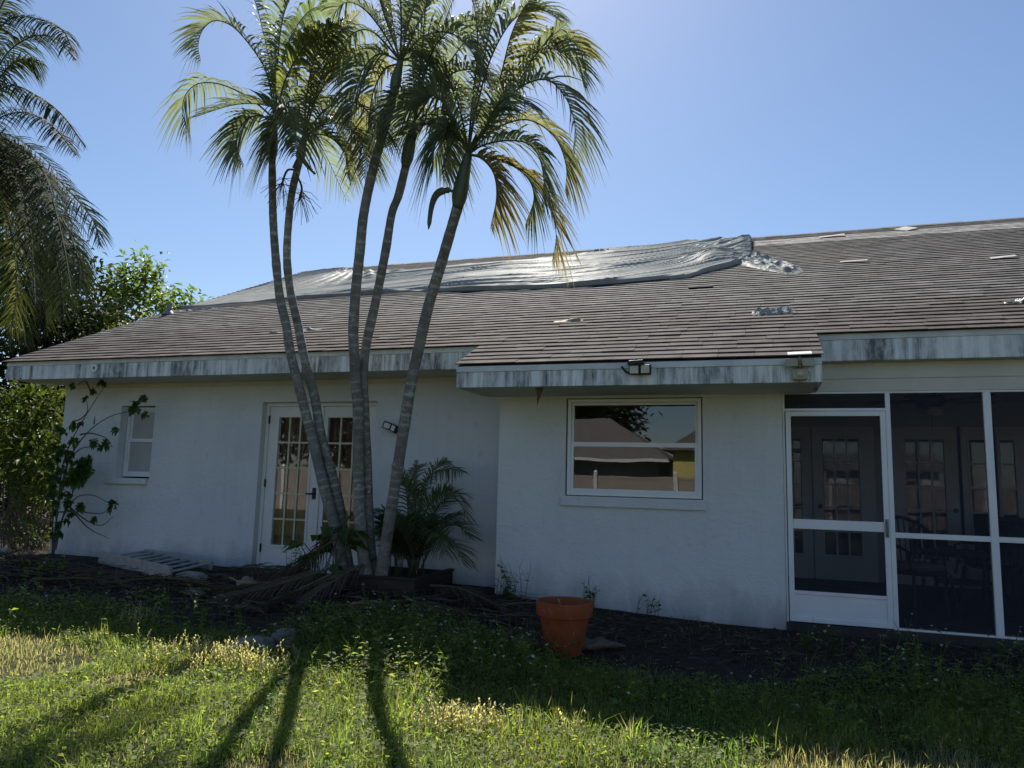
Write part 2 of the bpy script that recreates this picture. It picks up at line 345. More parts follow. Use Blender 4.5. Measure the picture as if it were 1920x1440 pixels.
DATA = {'trunk':{'a':[(-4.15,6.95,0.27),(-4.2,6.92,0.55),(-4.23,6.9,0.69),(-4.29,6.87,0.88),(-4.4,6.84,1.22),(-4.51,6.82,1.58),(-4.6,6.79,1.86),(-4.7,6.76,2.18),(-4.81,6.73,2.54),(-4.87,6.71,2.83),(-4.96,6.68,3.16),(-5.03,6.65,3.62),(-5.09,6.63,4.11),(-5.13,6.6,4.73)],'b':[(-4.13,7.03,0.24),(-4.18,7.01,0.55),(-4.21,6.99,0.72),(-4.27,6.97,1.0),(-4.37,6.94,1.32),(-4.48,6.92,1.64),(-4.58,6.9,2.06),(-4.71,6.88,2.44),(-4.84,6.86,2.91),(-4.95,6.84,3.29),(-5.0,6.81,3.69),(-4.99,6.79,4.16),(-4.95,6.77,4.46),(-4.87,6.75,4.76)],'c':[(-3.81,6.85,0.28),(-3.83,6.82,0.42),(-3.88,6.79,0.85),(-3.91,6.76,1.37),(-3.93,6.73,1.9),(-3.96,6.7,2.17),(-3.97,6.67,2.43),(-3.98,6.63,2.73),(-3.96,6.6,3.14),(-3.92,6.57,3.55),(-3.88,6.54,3.96),(-3.78,6.51,4.43),(-3.64,6.48,4.9),(-3.54,6.45,5.26)],'d':[(-3.81,6.97,0.26),(-3.82,6.94,0.46),(-3.84,6.9,0.76),(-3.86,6.87,1.2),(-3.9,6.84,1.73),(-3.93,6.8,2.24),(-3.9,6.77,2.59),(-3.79,6.73,3.06),(-3.69,6.7,3.57),(-3.62,6.67,3.98),(-3.53,6.63,4.16),(-3.45,6.6,4.44)],'e':[(-3.63,6.85,0.21),(-3.58,6.8,0.44),(-3.5,6.75,0.9),(-3.42,6.7,1.34),(-3.35,6.65,1.72),(-3.27,6.6,2.14),(-3.18,6.55,2.48),(-3.07,6.5,2.9),(-2.92,6.45,3.34),(-2.81,6.4,3.65),(-2.73,6.35,3.84)]},'shaft':{'a':[(-5.13,6.6,4.73),(-5.13,6.59,4.96),(-5.12,6.58,5.2)],'b':[(-4.87,6.75,4.76),(-4.85,6.74,4.88),(-4.81,6.73,5.03)],'c':[(-3.54,6.45,5.26),(-3.52,6.44,5.38),(-3.48,6.43,5.55)],'d':[(-3.45,6.6,4.44),(-3.41,6.59,4.67),(-3.36,6.58,4.94)],'e':[(-2.73,6.35,3.84),(-2.69,6.34,4.08),(-2.63,6.33,4.37)]},'frond':{'a':[[(-5.13,6.58,5.2),(-5.16,6.52,5.55),(-5.24,6.46,5.82),(-5.44,6.39,6.11),(-5.62,6.33,6.29),(-5.8,6.27,6.34),(-5.9,6.21,6.21),(-5.88,6.14,5.97),(-5.77,6.08,5.74)],[(-5.14,6.58,5.22),(-5.43,6.63,5.47),(-5.76,6.68,5.7),(-6.12,6.73,5.88),(-6.45,6.78,5.95),(-6.67,6.83,5.86),(-6.74,6.88,5.67),(-6.68,6.93,5.44)],[(-5.14,6.58,5.19),(-5.28,6.52,5.24),(-5.39,6.46,5.19),(-5.45,6.4,5.02),(-5.41,6.34,4.8),(-5.25,6.28,4.55)],[(-5.12,6.58,5.26),(-5.27,6.66,5.81),(-5.49,6.73,6.43),(-5.75,6.8,7.02),(-6.12,6.88,7.51)],[(-5.1,6.58,5.26),(-4.98,6.53,5.63),(-4.75,6.48,5.92),(-4.49,6.43,6.06),(-4.19,6.38,6.04)],[(-5.12,6.58,5.26),(-5.21,6.73,5.84),(-5.21,6.88,6.41),(-5.08,7.03,6.83),(-4.81,7.18,6.99)],[(-5.1,6.58,5.21),(-5.02,6.7,5.47),(-4.82,6.83,5.51),(-4.65,6.96,5.39),(-4.56,7.08,5.14)],[(-5.11,6.58,5.21),(-4.91,6.43,5.25),(-4.67,6.28,5.04),(-4.49,6.13,4.74),(-4.38,5.98,4.42)],[(-5.12,6.58,5.26),(-5.06,6.48,5.81),(-4.95,6.38,6.31),(-4.69,6.28,6.64)]],'b':[[(-4.81,6.73,5.03),(-4.57,6.66,5.09),(-4.25,6.58,5.03),(-3.98,6.51,4.8),(-3.8,6.43,4.44)],[(-4.8,6.73,5.01),(-4.69,6.83,5.09),(-4.56,6.93,5.05),(-4.47,7.03,4.91),(-4.49,7.13,4.72)],[(-4.81,6.73,5.05),(-4.76,6.81,5.49),(-4.59,6.88,5.83),(-4.32,6.96,5.96),(-4.04,7.03,5.83)],[(-4.82,6.73,5.05),(-4.75,6.63,5.46),(-4.61,6.53,5.83),(-4.35,6.43,6.04),(-4.03,6.33,6.04)],[(-4.82,6.73,5.03),(-4.92,6.61,5.16),(-5.0,6.48,5.08),(-4.97,6.36,4.83),(-4.88,6.23,4.53)],[(-4.81,6.73,5.05),(-4.46,6.58,5.23),(-4.07,6.43,5.19),(-3.71,6.28,4.91),(-3.48,6.13,4.52)],[(-4.82,6.73,5.05),(-5.04,6.88,5.57),(-5.18,7.03,6.08),(-5.16,7.18,6.52),(-5.04,7.33,6.77)],[(-4.81,6.73,5.05),(-4.68,6.76,5.71),(-4.52,6.8,6.2),(-4.25,6.83,6.54)],[(-4.82,6.73,5.05),(-4.75,6.7,5.59),(-4.84,6.66,6.04),(-5.07,6.63,6.4)],[(-4.8,6.73,5.03),(-4.58,6.88,5.27),(-4.38,7.03,5.25),(-4.26,7.18,5.08),(-4.28,7.33,4.78)]],'c':[[(-3.48,6.43,5.55),(-3.76,6.48,6.0),(-4.03,6.53,6.33),(-4.29,6.58,6.48),(-4.49,6.63,6.39)],[(-3.48,6.43,5.57),(-3.61,6.33,5.96),(-3.74,6.23,6.35),(-3.94,6.13,6.56)],[(-3.48,6.43,5.55),(-3.67,6.33,5.61),(-3.8,6.23,5.4),(-3.83,6.13,5.02),(-3.78,6.03,4.65)],[(-3.48,6.43,5.53),(-3.71,6.51,5.54),(-3.88,6.58,5.3),(-3.95,6.66,4.92),(-4.01,6.73,4.47)],[(-3.47,6.43,5.58),(-3.45,6.56,6.15),(-3.35,6.7,6.66),(-3.1,6.83,6.9)],[(-3.47,6.43,5.57),(-3.2,6.33,5.71),(-2.85,6.23,5.64),(-2.57,6.13,5.36),(-2.41,6.03,5.0)],[(-3.48,6.43,5.58),(-3.48,6.4,6.04),(-3.53,6.36,6.52),(-3.69,6.33,6.91)],[(-3.47,6.43,5.55),(-3.33,6.56,5.66),(-3.2,6.68,5.53),(-3.15,6.81,5.25),(-3.2,6.93,5.02)],[(-3.47,6.43,5.58),(-3.26,6.43,6.02),(-3.02,6.43,6.4),(-2.7,6.43,6.46)],[(-3.5,6.43,5.57),(-3.78,6.68,6.48),(-3.91,6.93,7.28)],[(-3.48,6.43,5.56),(-3.9,6.56,6.04),(-4.21,6.68,6.17),(-4.45,6.81,6.1),(-4.58,6.93,5.86)]],'d':[[(-3.36,6.58,4.94),(-3.41,6.48,5.09),(-3.48,6.38,5.11),(-3.54,6.28,4.92),(-3.51,6.18,4.57)],[(-3.35,6.58,4.95),(-3.25,6.48,5.33),(-3.04,6.38,5.65),(-2.71,6.28,5.76),(-2.35,6.18,5.64)],[(-3.36,6.58,4.95),(-3.45,6.68,5.54),(-3.59,6.78,6.12),(-3.84,6.88,6.69)],[(-3.35,6.58,4.95),(-3.22,6.68,5.26),(-3.02,6.78,5.37),(-2.84,6.88,5.25),(-2.74,6.98,4.98)],[(-3.35,6.58,4.94),(-3.14,6.5,4.83),(-2.96,6.43,4.71),(-2.87,6.36,4.46),(-2.87,6.28,4.15)],[(-3.35,6.58,4.96),(-3.33,6.75,5.62),(-3.23,6.91,6.21),(-3.13,7.08,6.82)],[(-3.36,6.58,4.95),(-3.63,6.66,5.49),(-3.98,6.73,5.84),(-4.34,6.8,5.94),(-4.58,6.88,5.76)],[(-3.35,6.58,4.93),(-3.28,6.71,5.07),(-3.2,6.83,5.08),(-3.22,6.96,4.89),(-3.36,7.08,4.73)],[(-3.35,6.58,4.96),(-3.21,6.38,5.57),(-3.07,6.18,6.06),(-2.8,5.98,6.26)],[(-3.35,6.58,4.95),(-3.01,6.61,5.55),(-2.68,6.65,5.97),(-2.37,6.68,6.2)],[(-3.35,6.58,4.95),(-3.01,6.48,5.29),(-2.67,6.38,5.3),(-2.4,6.28,5.03),(-2.27,6.18,4.66)]],'e':[[(-2.63,6.33,4.37),(-2.47,6.3,4.43),(-2.24,6.26,4.43),(-2.01,6.23,4.37),(-1.87,6.2,4.21),(-1.8,6.16,3.94),(-1.81,6.13,3.7)],[(-2.62,6.33,4.37),(-2.44,6.23,4.26),(-2.28,6.13,4.05),(-2.21,6.03,3.77),(-2.22,5.93,3.46)],[(-2.62,6.33,4.37),(-2.37,6.35,4.31),(-2.15,6.36,4.21),(-1.94,6.38,4.04),(-1.8,6.4,3.8),(-1.74,6.41,3.51),(-1.78,6.43,3.26)],[(-2.62,6.33,4.39),(-2.46,6.38,4.84),(-2.26,6.43,5.21),(-2.03,6.48,5.43),(-1.8,6.53,5.46),(-1.61,6.58,5.31),(-1.55,6.63,5.09)],[(-2.62,6.33,4.39),(-2.35,6.25,4.68),(-2.06,6.16,4.89),(-1.77,6.08,4.88),(-1.56,6.0,4.62),(-1.45,5.91,4.29),(-1.44,5.83,3.95)],[(-2.63,6.33,4.4),(-2.53,6.27,4.82),(-2.38,6.21,5.27),(-2.15,6.15,5.58),(-1.87,6.09,5.62),(-1.64,6.03,5.41)],[(-2.63,6.33,4.39),(-2.74,6.23,4.57),(-2.81,6.13,4.56),(-2.85,6.03,4.34),(-2.81,5.93,4.05)],[(-2.63,6.33,4.4),(-2.64,6.41,4.97),(-2.63,6.48,5.59),(-2.74,6.55,6.19),(-3.0,6.63,6.6)],[(-2.62,6.33,4.38),(-2.38,6.43,4.66),(-2.09,6.53,4.76),(-1.84,6.63,4.6),(-1.74,6.73,4.33),(-1.77,6.83,4.1)],[(-2.62,6.33,4.37),(-2.33,6.46,4.33),(-2.11,6.58,4.2),(-2.06,6.71,4.02),(-2.18,6.83,3.8)],[(-2.63,6.33,4.4),(-2.79,6.43,4.95),(-3.03,6.53,5.45),(-3.37,6.63,5.77),(-3.68,6.73,5.79)],[(-2.63,6.33,4.39),(-2.39,6.16,4.53),(-2.22,5.98,4.63),(-1.98,5.8,4.61),(-1.75,5.63,4.36)],[(-2.63,6.33,4.4),(-2.6,6.5,5.24),(-2.53,6.66,6.04),(-2.37,6.83,6.62)],[(-2.62,6.33,4.39),(-2.24,6.33,4.87),(-1.93,6.33,5.35),(-1.64,6.33,5.6)],[(-2.63,6.33,4.4),(-2.32,6.23,4.94),(-2.14,6.13,5.45),(-1.91,6.03,5.78)],[(-2.63,6.33,4.39),(-2.25,6.48,5.12),(-1.91,6.63,5.64),(-1.7,6.78,5.67),(-1.56,6.93,5.56)],[(-2.63,6.33,4.39),(-2.78,6.28,4.75),(-2.97,6.23,4.98),(-3.18,6.18,4.93),(-3.29,6.13,4.66)]]},'spathe':[[(-2.7,6.33,3.84),(-2.72,6.3,3.94),(-2.79,6.28,4.0),(-2.9,6.25,3.97),(-2.95,6.23,3.84),(-2.96,6.2,3.59)]],'inflor':[[(-4.9,6.7,4.63),(-4.95,6.65,4.61),(-4.96,6.6,4.49),(-4.93,6.55,4.4)],[(-4.87,6.7,4.58),(-4.75,6.65,4.39),(-4.73,6.6,4.25)]],'qfrond':[[(-15.26,10.0,7.83),(-14.67,10.03,9.45),(-14.04,10.07,9.93),(-13.34,10.1,9.85),(-12.71,10.13,9.28)],[(-15.26,10.0,7.83),(-14.33,9.94,8.19),(-13.52,9.87,8.14),(-12.68,9.8,7.7),(-11.95,9.74,7.03)],[(-15.26,10.0,7.82),(-15.08,10.26,9.17),(-14.84,10.52,9.86),(-14.38,10.78,9.82)],[(-15.27,10.0,7.89),(-14.8,9.87,9.73),(-14.1,9.74,10.17),(-13.18,9.61,9.91),(-12.34,9.48,9.45),(-11.81,9.35,8.85)],[(-15.26,10.0,7.83),(-15.02,10.1,8.72),(-14.53,10.21,9.06),(-13.88,10.31,8.78),(-13.29,10.42,8.35),(-12.67,10.52,7.63)],[(-15.26,10.0,7.83),(-14.07,9.83,7.49),(-13.1,9.65,7.18),(-12.32,9.48,6.54),(-11.73,9.31,5.71),(-11.21,9.13,4.93),(-10.78,8.96,4.2)],[(-15.26,10.0,7.83),(-14.2,10.13,7.59),(-13.28,10.26,7.08),(-12.65,10.39,6.52),(-12.25,10.52,6.04),(-12.16,10.65,5.58)],[(-15.25,10.0,7.77),(-13.9,9.74,7.15),(-12.96,9.48,6.4),(-12.23,9.22,5.52),(-11.68,8.96,4.62),(-11.2,8.7,3.88)],[(-15.25,10.0,7.77),(-14.18,9.77,6.86),(-13.29,9.53,5.93),(-12.6,9.3,4.98),(-12.13,9.06,4.11),(-11.85,8.83,3.49)],[(-15.26,10.0,7.79),(-14.2,10.05,7.32),(-13.45,10.1,6.71),(-12.89,10.16,5.8),(-12.67,10.21,5.06),(-12.59,10.26,4.44)],[(-15.26,10.0,7.79),(-14.77,9.8,9.22),(-14.36,9.61,10.07),(-13.73,9.42,10.51),(-12.95,9.22,10.66)],[(-15.26,10.0,7.79),(-15.32,10.09,9.23),(-16.04,10.17,10.87),(-17.2,10.26,12.06)],[(-15.26,10.0,7.79),(-16.46,10.09,8.56),(-17.93,10.17,8.56),(-18.53,10.26,7.43)],[(-15.26,10.0,7.79),(-15.15,10.26,7.76),(-14.96,10.52,7.27),(-14.96,10.78,6.31),(-15.19,11.04,5.24)],[(-15.25,10.0,7.77),(-13.64,9.9,6.86),(-12.6,9.8,5.76),(-11.97,9.71,4.66),(-11.63,9.61,3.83)],[(-15.25,10.0,7.77),(-14.22,10.13,6.8),(-13.56,10.26,5.68),(-13.21,10.39,4.61),(-13.13,10.52,3.78)],[(-15.25,10.0,7.77),(-14.12,9.84,6.78),(-13.2,9.68,5.45),(-12.6,9.51,4.25),(-12.15,9.35,3.32)],[(-15.25,10.0,7.77),(-14.56,10.1,6.48),(-14.15,10.2,5.37),(-13.97,10.29,4.41),(-13.88,10.39,3.46)],[(-15.26,10.0,7.79),(-13.39,9.8,6.9),(-12.05,9.61,5.85),(-11.25,9.42,4.92),(-10.87,9.22,4.18)],[(-15.26,10.0,7.79),(-14.44,10.26,7.56),(-13.77,10.52,6.79),(-13.3,10.78,5.94),(-13.09,11.04,5.33),(-13.19,11.3,4.95)]],'qtrunk':[(-14.0,10.0,-0.61),(-14.38,10.0,1.96),(-14.88,10.0,5.15),(-15.27,10.0,7.86)],'vine':[[(-8.66,7.35,0.04),(-8.68,7.38,0.65),(-8.73,7.42,1.2),(-8.66,7.45,1.56),(-8.51,7.48,1.88),(-8.36,7.52,2.17),(-8.27,7.55,2.34)],[(-8.66,7.35,0.04),(-8.67,7.38,0.85),(-8.62,7.42,1.34),(-8.38,7.45,1.7),(-8.08,7.48,1.9),(-7.83,7.52,1.97),(-7.65,7.55,2.01)],[(-8.64,7.35,0.1),(-8.63,7.39,0.48),(-8.47,7.43,0.82),(-8.25,7.47,0.88),(-8.1,7.51,0.83),(-7.99,7.55,0.77)],[(-8.64,7.35,0.85),(-8.61,7.4,1.27),(-8.49,7.45,1.47),(-8.27,7.5,1.51),(-8.04,7.55,1.52)],[(-8.61,7.35,0.17),(-8.61,7.42,0.65),(-8.52,7.48,1.0),(-8.52,7.55,1.21)],[(-8.4,7.35,1.66),(-8.28,7.42,1.68),(-8.09,7.48,1.62),(-8.06,7.55,1.52)],[(-8.62,7.35,0.65),(-8.34,7.42,0.66),(-8.05,7.48,0.65),(-8.0,7.55,0.73)],[(-8.45,7.35,0.72),(-8.23,7.42,0.56),(-8.03,7.48,0.5),(-7.92,7.55,0.61)],[(-8.45,7.35,0.72),(-8.21,7.45,0.46),(-7.95,7.55,0.33)],[(-8.65,7.35,0.07),(-8.78,7.4,0.64),(-8.84,7.45,1.2),(-8.92,7.5,1.63),(-8.79,7.55,1.81)],[(-8.18,7.35,1.8),(-8.4,7.55,1.92)],[(-8.56,7.35,1.83),(-8.5,7.42,1.87),(-8.46,7.48,1.99),(-8.6,7.55,2.18)],[(-8.29,7.35,2.22),(-8.52,7.45,2.38),(-8.77,7.55,2.35)]],'vleaf':[(-8.59,7.4,1.78,0.17),(-8.46,7.4,1.82,0.13),(-8.61,7.4,2.32,0.13),(-8.35,7.4,2.25,0.13),(-8.38,7.4,2.13,0.12),(-8.18,7.4,2.36,0.14),(-8.12,7.4,2.33,0.1),(-8.19,7.4,1.57,0.16),(-7.94,7.4,1.55,0.17),(-7.9,7.4,1.73,0.14),(-7.5,7.4,2.03,0.24),(-7.4,7.4,2.13,0.14),(-7.6,7.4,1.97,0.13),(-7.4,7.4,1.92,0.14),(-8.39,7.4,1.21,0.26),(-8.24,7.4,1.26,0.24),(-8.46,7.4,1.12,0.24),(-8.29,7.4,1.11,0.24),(-8.18,7.4,1.34,0.18),(-8.56,7.4,1.57,0.16),(-8.46,7.4,1.58,0.14),(-8.56,7.4,1.4,0.17),(-8.67,7.4,1.2,0.2),(-8.6,7.4,1.01,0.16),(-8.65,7.4,0.89,0.16),(-8.44,7.4,0.78,0.18),(-8.35,7.4,0.73,0.18),(-8.52,7.4,0.64,0.18),(-8.61,7.4,0.48,0.16),(-8.53,7.4,0.53,0.15),(-7.83,7.4,0.78,0.18),(-7.8,7.4,0.73,0.14),(-8.07,7.4,0.57,0.14),(-8.73,7.4,1.48,0.2),(-8.76,7.4,1.33,0.2),(-8.53,7.4,0.38,0.12),(-8.77,7.4,0.95,0.18),(-8.89,7.4,1.27,0.2),(-8.77,7.4,1.09,0.2),(-8.85,7.4,0.85,0.18),(-8.68,7.4,0.75,0.18),(-8.78,7.4,0.64,0.16),(-8.56,7.4,1.06,0.18),(-8.5,7.4,1.27,0.18),(-8.63,7.4,1.34,0.18),(-8.86,7.4,1.48,0.2),(-8.87,7.4,1.06,0.2),(-8.37,7.4,1.03,0.2),(-8.51,7.4,0.89,0.16),(-8.7,7.4,1.41,0.17),(-8.31,7.4,1.29,0.2),(-8.19,7.4,1.18,0.2),(-8.84,7.4,1.76,0.16),(-8.72,7.4,1.68,0.15),(-8.55,7.4,0.38,0.14),(-8.69,7.4,0.37,0.14),(-8.12,7.4,1.5,0.13)],'areca':[[(-3.51,7.35,0.28),(-3.44,7.27,0.85),(-3.33,7.2,1.19),(-3.09,7.12,1.31),(-2.86,7.05,1.28)],[(-3.5,7.35,0.28),(-3.33,7.25,0.69),(-3.11,7.15,0.98),(-2.89,7.05,0.98),(-2.7,6.95,0.73)],[(-3.51,7.35,0.28),(-3.48,7.42,0.96),(-3.37,7.48,1.31),(-3.26,7.55,1.42)],[(-3.55,7.35,0.28),(-3.57,7.28,0.84),(-3.62,7.22,1.18),(-3.72,7.15,1.3)],[(-3.53,7.35,0.28),(-3.56,7.25,0.85),(-3.47,7.15,1.24),(-3.27,7.05,1.37)],[(-3.48,7.35,0.28),(-3.22,7.28,0.63),(-2.98,7.22,0.73),(-2.79,7.15,0.61)],[(-3.48,7.35,0.28),(-3.2,7.18,0.53),(-2.92,7.02,0.56),(-2.72,6.85,0.37)],[(-3.5,7.35,0.28),(-3.4,7.42,0.62),(-3.22,7.48,0.77),(-3.04,7.55,0.83)],[(-3.53,7.35,0.28),(-3.68,7.32,0.67),(-3.83,7.28,0.83),(-3.98,7.25,0.84)],[(-3.52,7.35,0.28),(-3.43,7.18,0.8),(-3.42,7.02,1.08),(-3.5,6.85,1.16)],[(-3.49,7.35,0.28),(-3.32,7.35,0.79),(-3.08,7.35,1.06),(-2.92,7.35,0.95)],[(-3.51,7.35,0.28),(-3.26,7.12,0.59),(-3.04,6.88,0.66),(-2.83,6.65,0.49)],[(-3.52,7.35,0.28),(-3.5,7.15,0.63),(-3.53,6.95,0.72),(-3.55,6.75,0.6)],[(-3.5,7.35,0.28),(-3.43,7.38,0.79),(-3.28,7.42,1.02),(-3.12,7.45,1.11)]]}

# ------------------------------------------------------------------ ground
def gz(x, y):
    zw = lerp(.05, -.06, sst(-3.2, .3, x))
    if y > 12: return 0.0
    z = lerp(-.22, zw, sst(4.3, 7.3, y))
    z += .030*noise.noise((x*.9, y*.9, 0))+.022*noise.noise((x*3.1, y*3.1, 4))+(.010*noise.noise((x*8, y*8, 2)) if y > 5 else 0)
    if y > 7.0: z = lerp(z, zw, sst(7.0, 7.4, y))
    return z
def grid_axis(a, b, step, far):
    mid = list(np.arange(a, b+1e-6, step)); lo = [-far, -far/3, -40, -25, -18]; hi = [18, 25, 40, far/3, far]
    return [v for v in lo if v < a]+mid+[v for v in hi if v > b]
xs = grid_axis(-14, 6, .12, 600); ys = grid_axis(-2, 9, .12, 600)
V = np.array([(x, y, gz(x, y)) for y in ys for x in xs]); nx_ = len(xs)
i, j = np.meshgrid(np.arange(nx_-1), np.arange(len(ys)-1)); a = (j*nx_+i).ravel()
T = np.vstack([np.stack([a, a+1, a+nx_+1], 1), np.stack([a, a+nx_+1, a+nx_], 1)])
g_o = np_mesh('ground', V, T, np.ones((len(V), 3)), MAT['ground']); g_o.data.polygons.foreach_set('use_smooth', [True]*len(T))
tag(g_o, kind='structure')

# ------------------------------------------------------------------ house
M_ = .475
YW, YP, YR = 7.8, 7.3, 13.8           # back wall, porch / projecting wall, ridge
def zr(y): return 2.635+M_*(y-7.19) if y <= YR else 2.635+M_*(2*YR-y-7.19)
XL, XR = -9.6, 7.5
house = thing('house', 'pale stucco bungalow with a long shingled roof and screened porch', 'house', (0, 10, 0))
def HP(mb, name, mat, parent=house, **k): return mb.build(name, MAT[mat], parent, **k)

# walls
def wall_open(x0, x1, y0, y1, z0, z1, holes):
    """a wall slab with rectangular holes (hx0,hx1,hz0,hz1), laid as butted blocks"""
    m = MB(); cur = x0
    for hx0, hx1, hz0, hz1 in sorted(holes):
        m.box(cur, hx0, y0, y1, z0, z1); m.box(hx0, hx1, y0, y1, z0, hz0); m.box(hx0, hx1, y0, y1, hz1, z1); cur = hx1
    m.box(cur, x1, y0, y1, z0, z1); return m
WL = (-8.22, -7.64, 1.10, 2.085); DR = (-5.93, -4.30, .03, 2.115); WB = (-1.84, -.48, 1.07, 2.065)
HP(wall_open(-9.25, -2.36, YW, YW+.2, -.4, 2.62, [WL, DR]), 'wall', 'stucco')
HP(wall_open(-2.56, .245, YP, YP+.2, -.4, 2.40, [WB]), 'wall', 'stucco')
HP(B(-2.56, -2.36, YP+.2, YW, -.4, 2.40), 'wall', 'stucco')
HP(B(.045, .245, YP+.2, 11, -.4, 2.5), 'wall', 'room')
m = MB()
m.add([(-9.25, 8, -.4), (-9.25, 19.8, -.4), (-9.25, 19.8, 2.6), (-9.25, YR, zr(YR)-.15), (-9.25, 8, 2.75), (-9.05, 8, -.4), (-9.05, 19.8, -.4), (-9.05, 19.8, 2.6), (-9.05, YR, zr(YR)-.15), (-9.05, 8, 2.75)],
      [(0, 1, 2, 3, 4), (9, 8, 7, 6, 5), (0, 5, 6, 1), (1, 6, 7, 2), (2, 7, 8, 3), (3, 8, 9, 4), (4, 9, 5, 0)])
HP(m, 'wall', 'stucco')
m = MB(); m.box(-9.25, 7.2, 19.8, 20, -.4, 2.6); m.box(7.0, 7.2, 7.5, 19.8, -.4, 2.6); HP(m, 'wall', 'stucco')
m = MB(); m.box(-9.05, 0.04, 11.6, 11.7, -.4, 2.6); m.box(.245, 7, 11.0, 11.15, -.4, 2.6); m.box(-4.25, -4.15, 8.0, 11.6, 0, 2.5); HP(m, 'wall', 'room')
m = MB(); m.box(-9.05, 0.04, 8.0, 11.6, 2.46, 2.5); HP(m, 'ceiling', 'room')
HP(B(-9.05, .045, 8.0, 11.6, -.1, 0.02), 'floor', 'dark')

# roof: deck slabs, then courses of shingles
roof = MB()
t_ = .11
def slab(x0, x1, ya, yb, off=-.004):
    za, zb = zr(ya)+off, zr(yb)+off
    roof.hexa([(x0, ya, za-t_), (x1, ya, za-t_), (x1, yb, zb-t_), (x0, yb, zb-t_), (x0, ya, za), (x1, ya, za), (x1, yb, zb), (x0, yb, zb)])
slab(XL, XR, 7.17, YR); slab(XL, XR, YR, 20.4); slab(-2.72, .535, 6.485, 7.17)
roof = HP(roof, 'roof', 'deck')
cs = math.sqrt(1+M_*M_); U = Vector((0, 1/cs, M_/cs)); N = Vector((0, -M_/cs, 1/cs)); EXPO = .1427
def shingle_mesh(wd, Ls, tint):
    m = MB(); m.col = tint; g = .0012
    lo0, lo1, hi0, hi1 = .012, .0225, .0, .008
    def P(a, b, h): return Vector((a, 0, 0))+U*b+N*h
    jl = rnd.uniform(-.004, .004)
    m.hexa([P(g, jl, lo0), P(wd-g, -jl, lo0), P(wd-g, Ls, hi0), P(g, Ls, hi0), P(g, jl, lo1), P(wd-g, -jl, lo1), P(wd-g, Ls, hi1), P(g, Ls, hi1)])
    return m
def rtint():
    v = rnd.uniform(.76, 1.24); return (v*rnd.uniform(.98, 1.06), v, v*rnd.uniform(.94, 1.02))
protos = []
for k in range(14):
    o = shingle_mesh(.305, .19, rtint()).build('shingle', MAT['shingle']); protos.append(o.data); bpy.data.objects.remove(o)
def on_roof(x, s): return Vector((x, 6.455, zr(6.455)+.006))+U*(s+.011*noise.noise((x*.55, s*9, 3))+.005*noise.noise((x*2.3, s*31, 8)))
cells = []
s_main = (7.13-6.455)*cs
ncourse = int((YR-6.455)*cs/EXPO)
for k in range(ncourse+1):
    s = k*EXPO; main = s >= s_main-.07; xa, xb = (XL-.03, XR) if main else (-2.735, .55)
    x = xa-rnd.choice((0, .1, .2, .05, .15))
    while x < xb:
        x1 = min(x+.305, xb); x0 = max(x, xa)
        if x1-x0 > .05: cells.append((x0, x1-x0, s))
        x += .305
cells = [c for c in cells if not (c[2]+.1 > (YR-6.455)*cs-.0)]
def key(c):
    p = on_roof(c[0]+c[1]/2, c[2]); return (p-Vector((0, 0, 1.2))).length
def in_view(c):
    q = Rm.inverted() @ (on_roof(c[0]+c[1]/2, c[2])-Vector((0, 0, 1.2))); return q.z < 0 and abs(q.x/q.z) < .70
near = sorted([c for c in cells if in_view(c) and c[1] > .2], key=key)[:300]
nearset = set(near)
for c in near:
    o = bpy.data.objects.new('shingle', rnd.choice(protos)); C.objects.link(o); o.parent = roof
    o.location = on_roof(c[0], c[2])-org(roof)+N*rnd.uniform(0, .004); o.scale.x = c[1]/.305
    o.rotation_euler = (rnd.uniform(-.008, .004), 0, rnd.uniform(-.008, .008))
far_m = MB()
for c in cells:
    if c in nearset: continue
    q = shingle_mesh(c[1], .19, rtint()); o_ = on_roof(c[0], c[2])+N*rnd.uniform(0, .003); far_m.col = q.c[0]
    lift = rnd.uniform(.006, .016) if rnd.random() < .0015 else 0
    far_m.add([Vector(p)+o_+(N*lift if n_ in (0, 1, 4, 5) else Vector()) for n_, p in enumerate(q.v)], q.f)
tag(HP(far_m, 'shingle_courses', 'shingle', roof), kind='stuff')
rc = MB()
x = XL
while x < XR:
    rc.col = rtint(); h = rnd.uniform(.012, .022)
    for sg in (-1, 1):
        yy = YR+sg*.15; zz = zr(YR)-.15*M_
        a = [Vector((x, YR, zr(YR)+h)), Vector((x+.3, YR, zr(YR)+h)), Vector((x+.3, yy, zz+h)), Vector((x, yy, zz+h))]
        rc.hexa([p for p in a]+[p+Vector((0, 0, .014)) for p in a])
    x += .24
HP(rc, 'ridge_cap', 'shingle', roof)
bs = MB()                                  # bare strip just below the ridge where tabs blew off
top_, bot_ = [], []
for k in range(60):
    x = .05+k*.13
    top_.append(Vector((x, 13.30+.05*noise.noise((x*2, 1, 0)), 0))); bot_.append(Vector((x, 12.70+.09*noise.noise((x*1.7, 5, 0))+.03*noise.noise((x*9, 5, 0)), 0)))
vv = []
for p in top_+bot_: vv.append((p.x, p.y, zr(p.y)+.026/cs*cs))
bs.add(vv, [(k, k+60, k+61, k+1) for k in range(59)])
HP(bs, 'bare_strip', 'pale', roof)

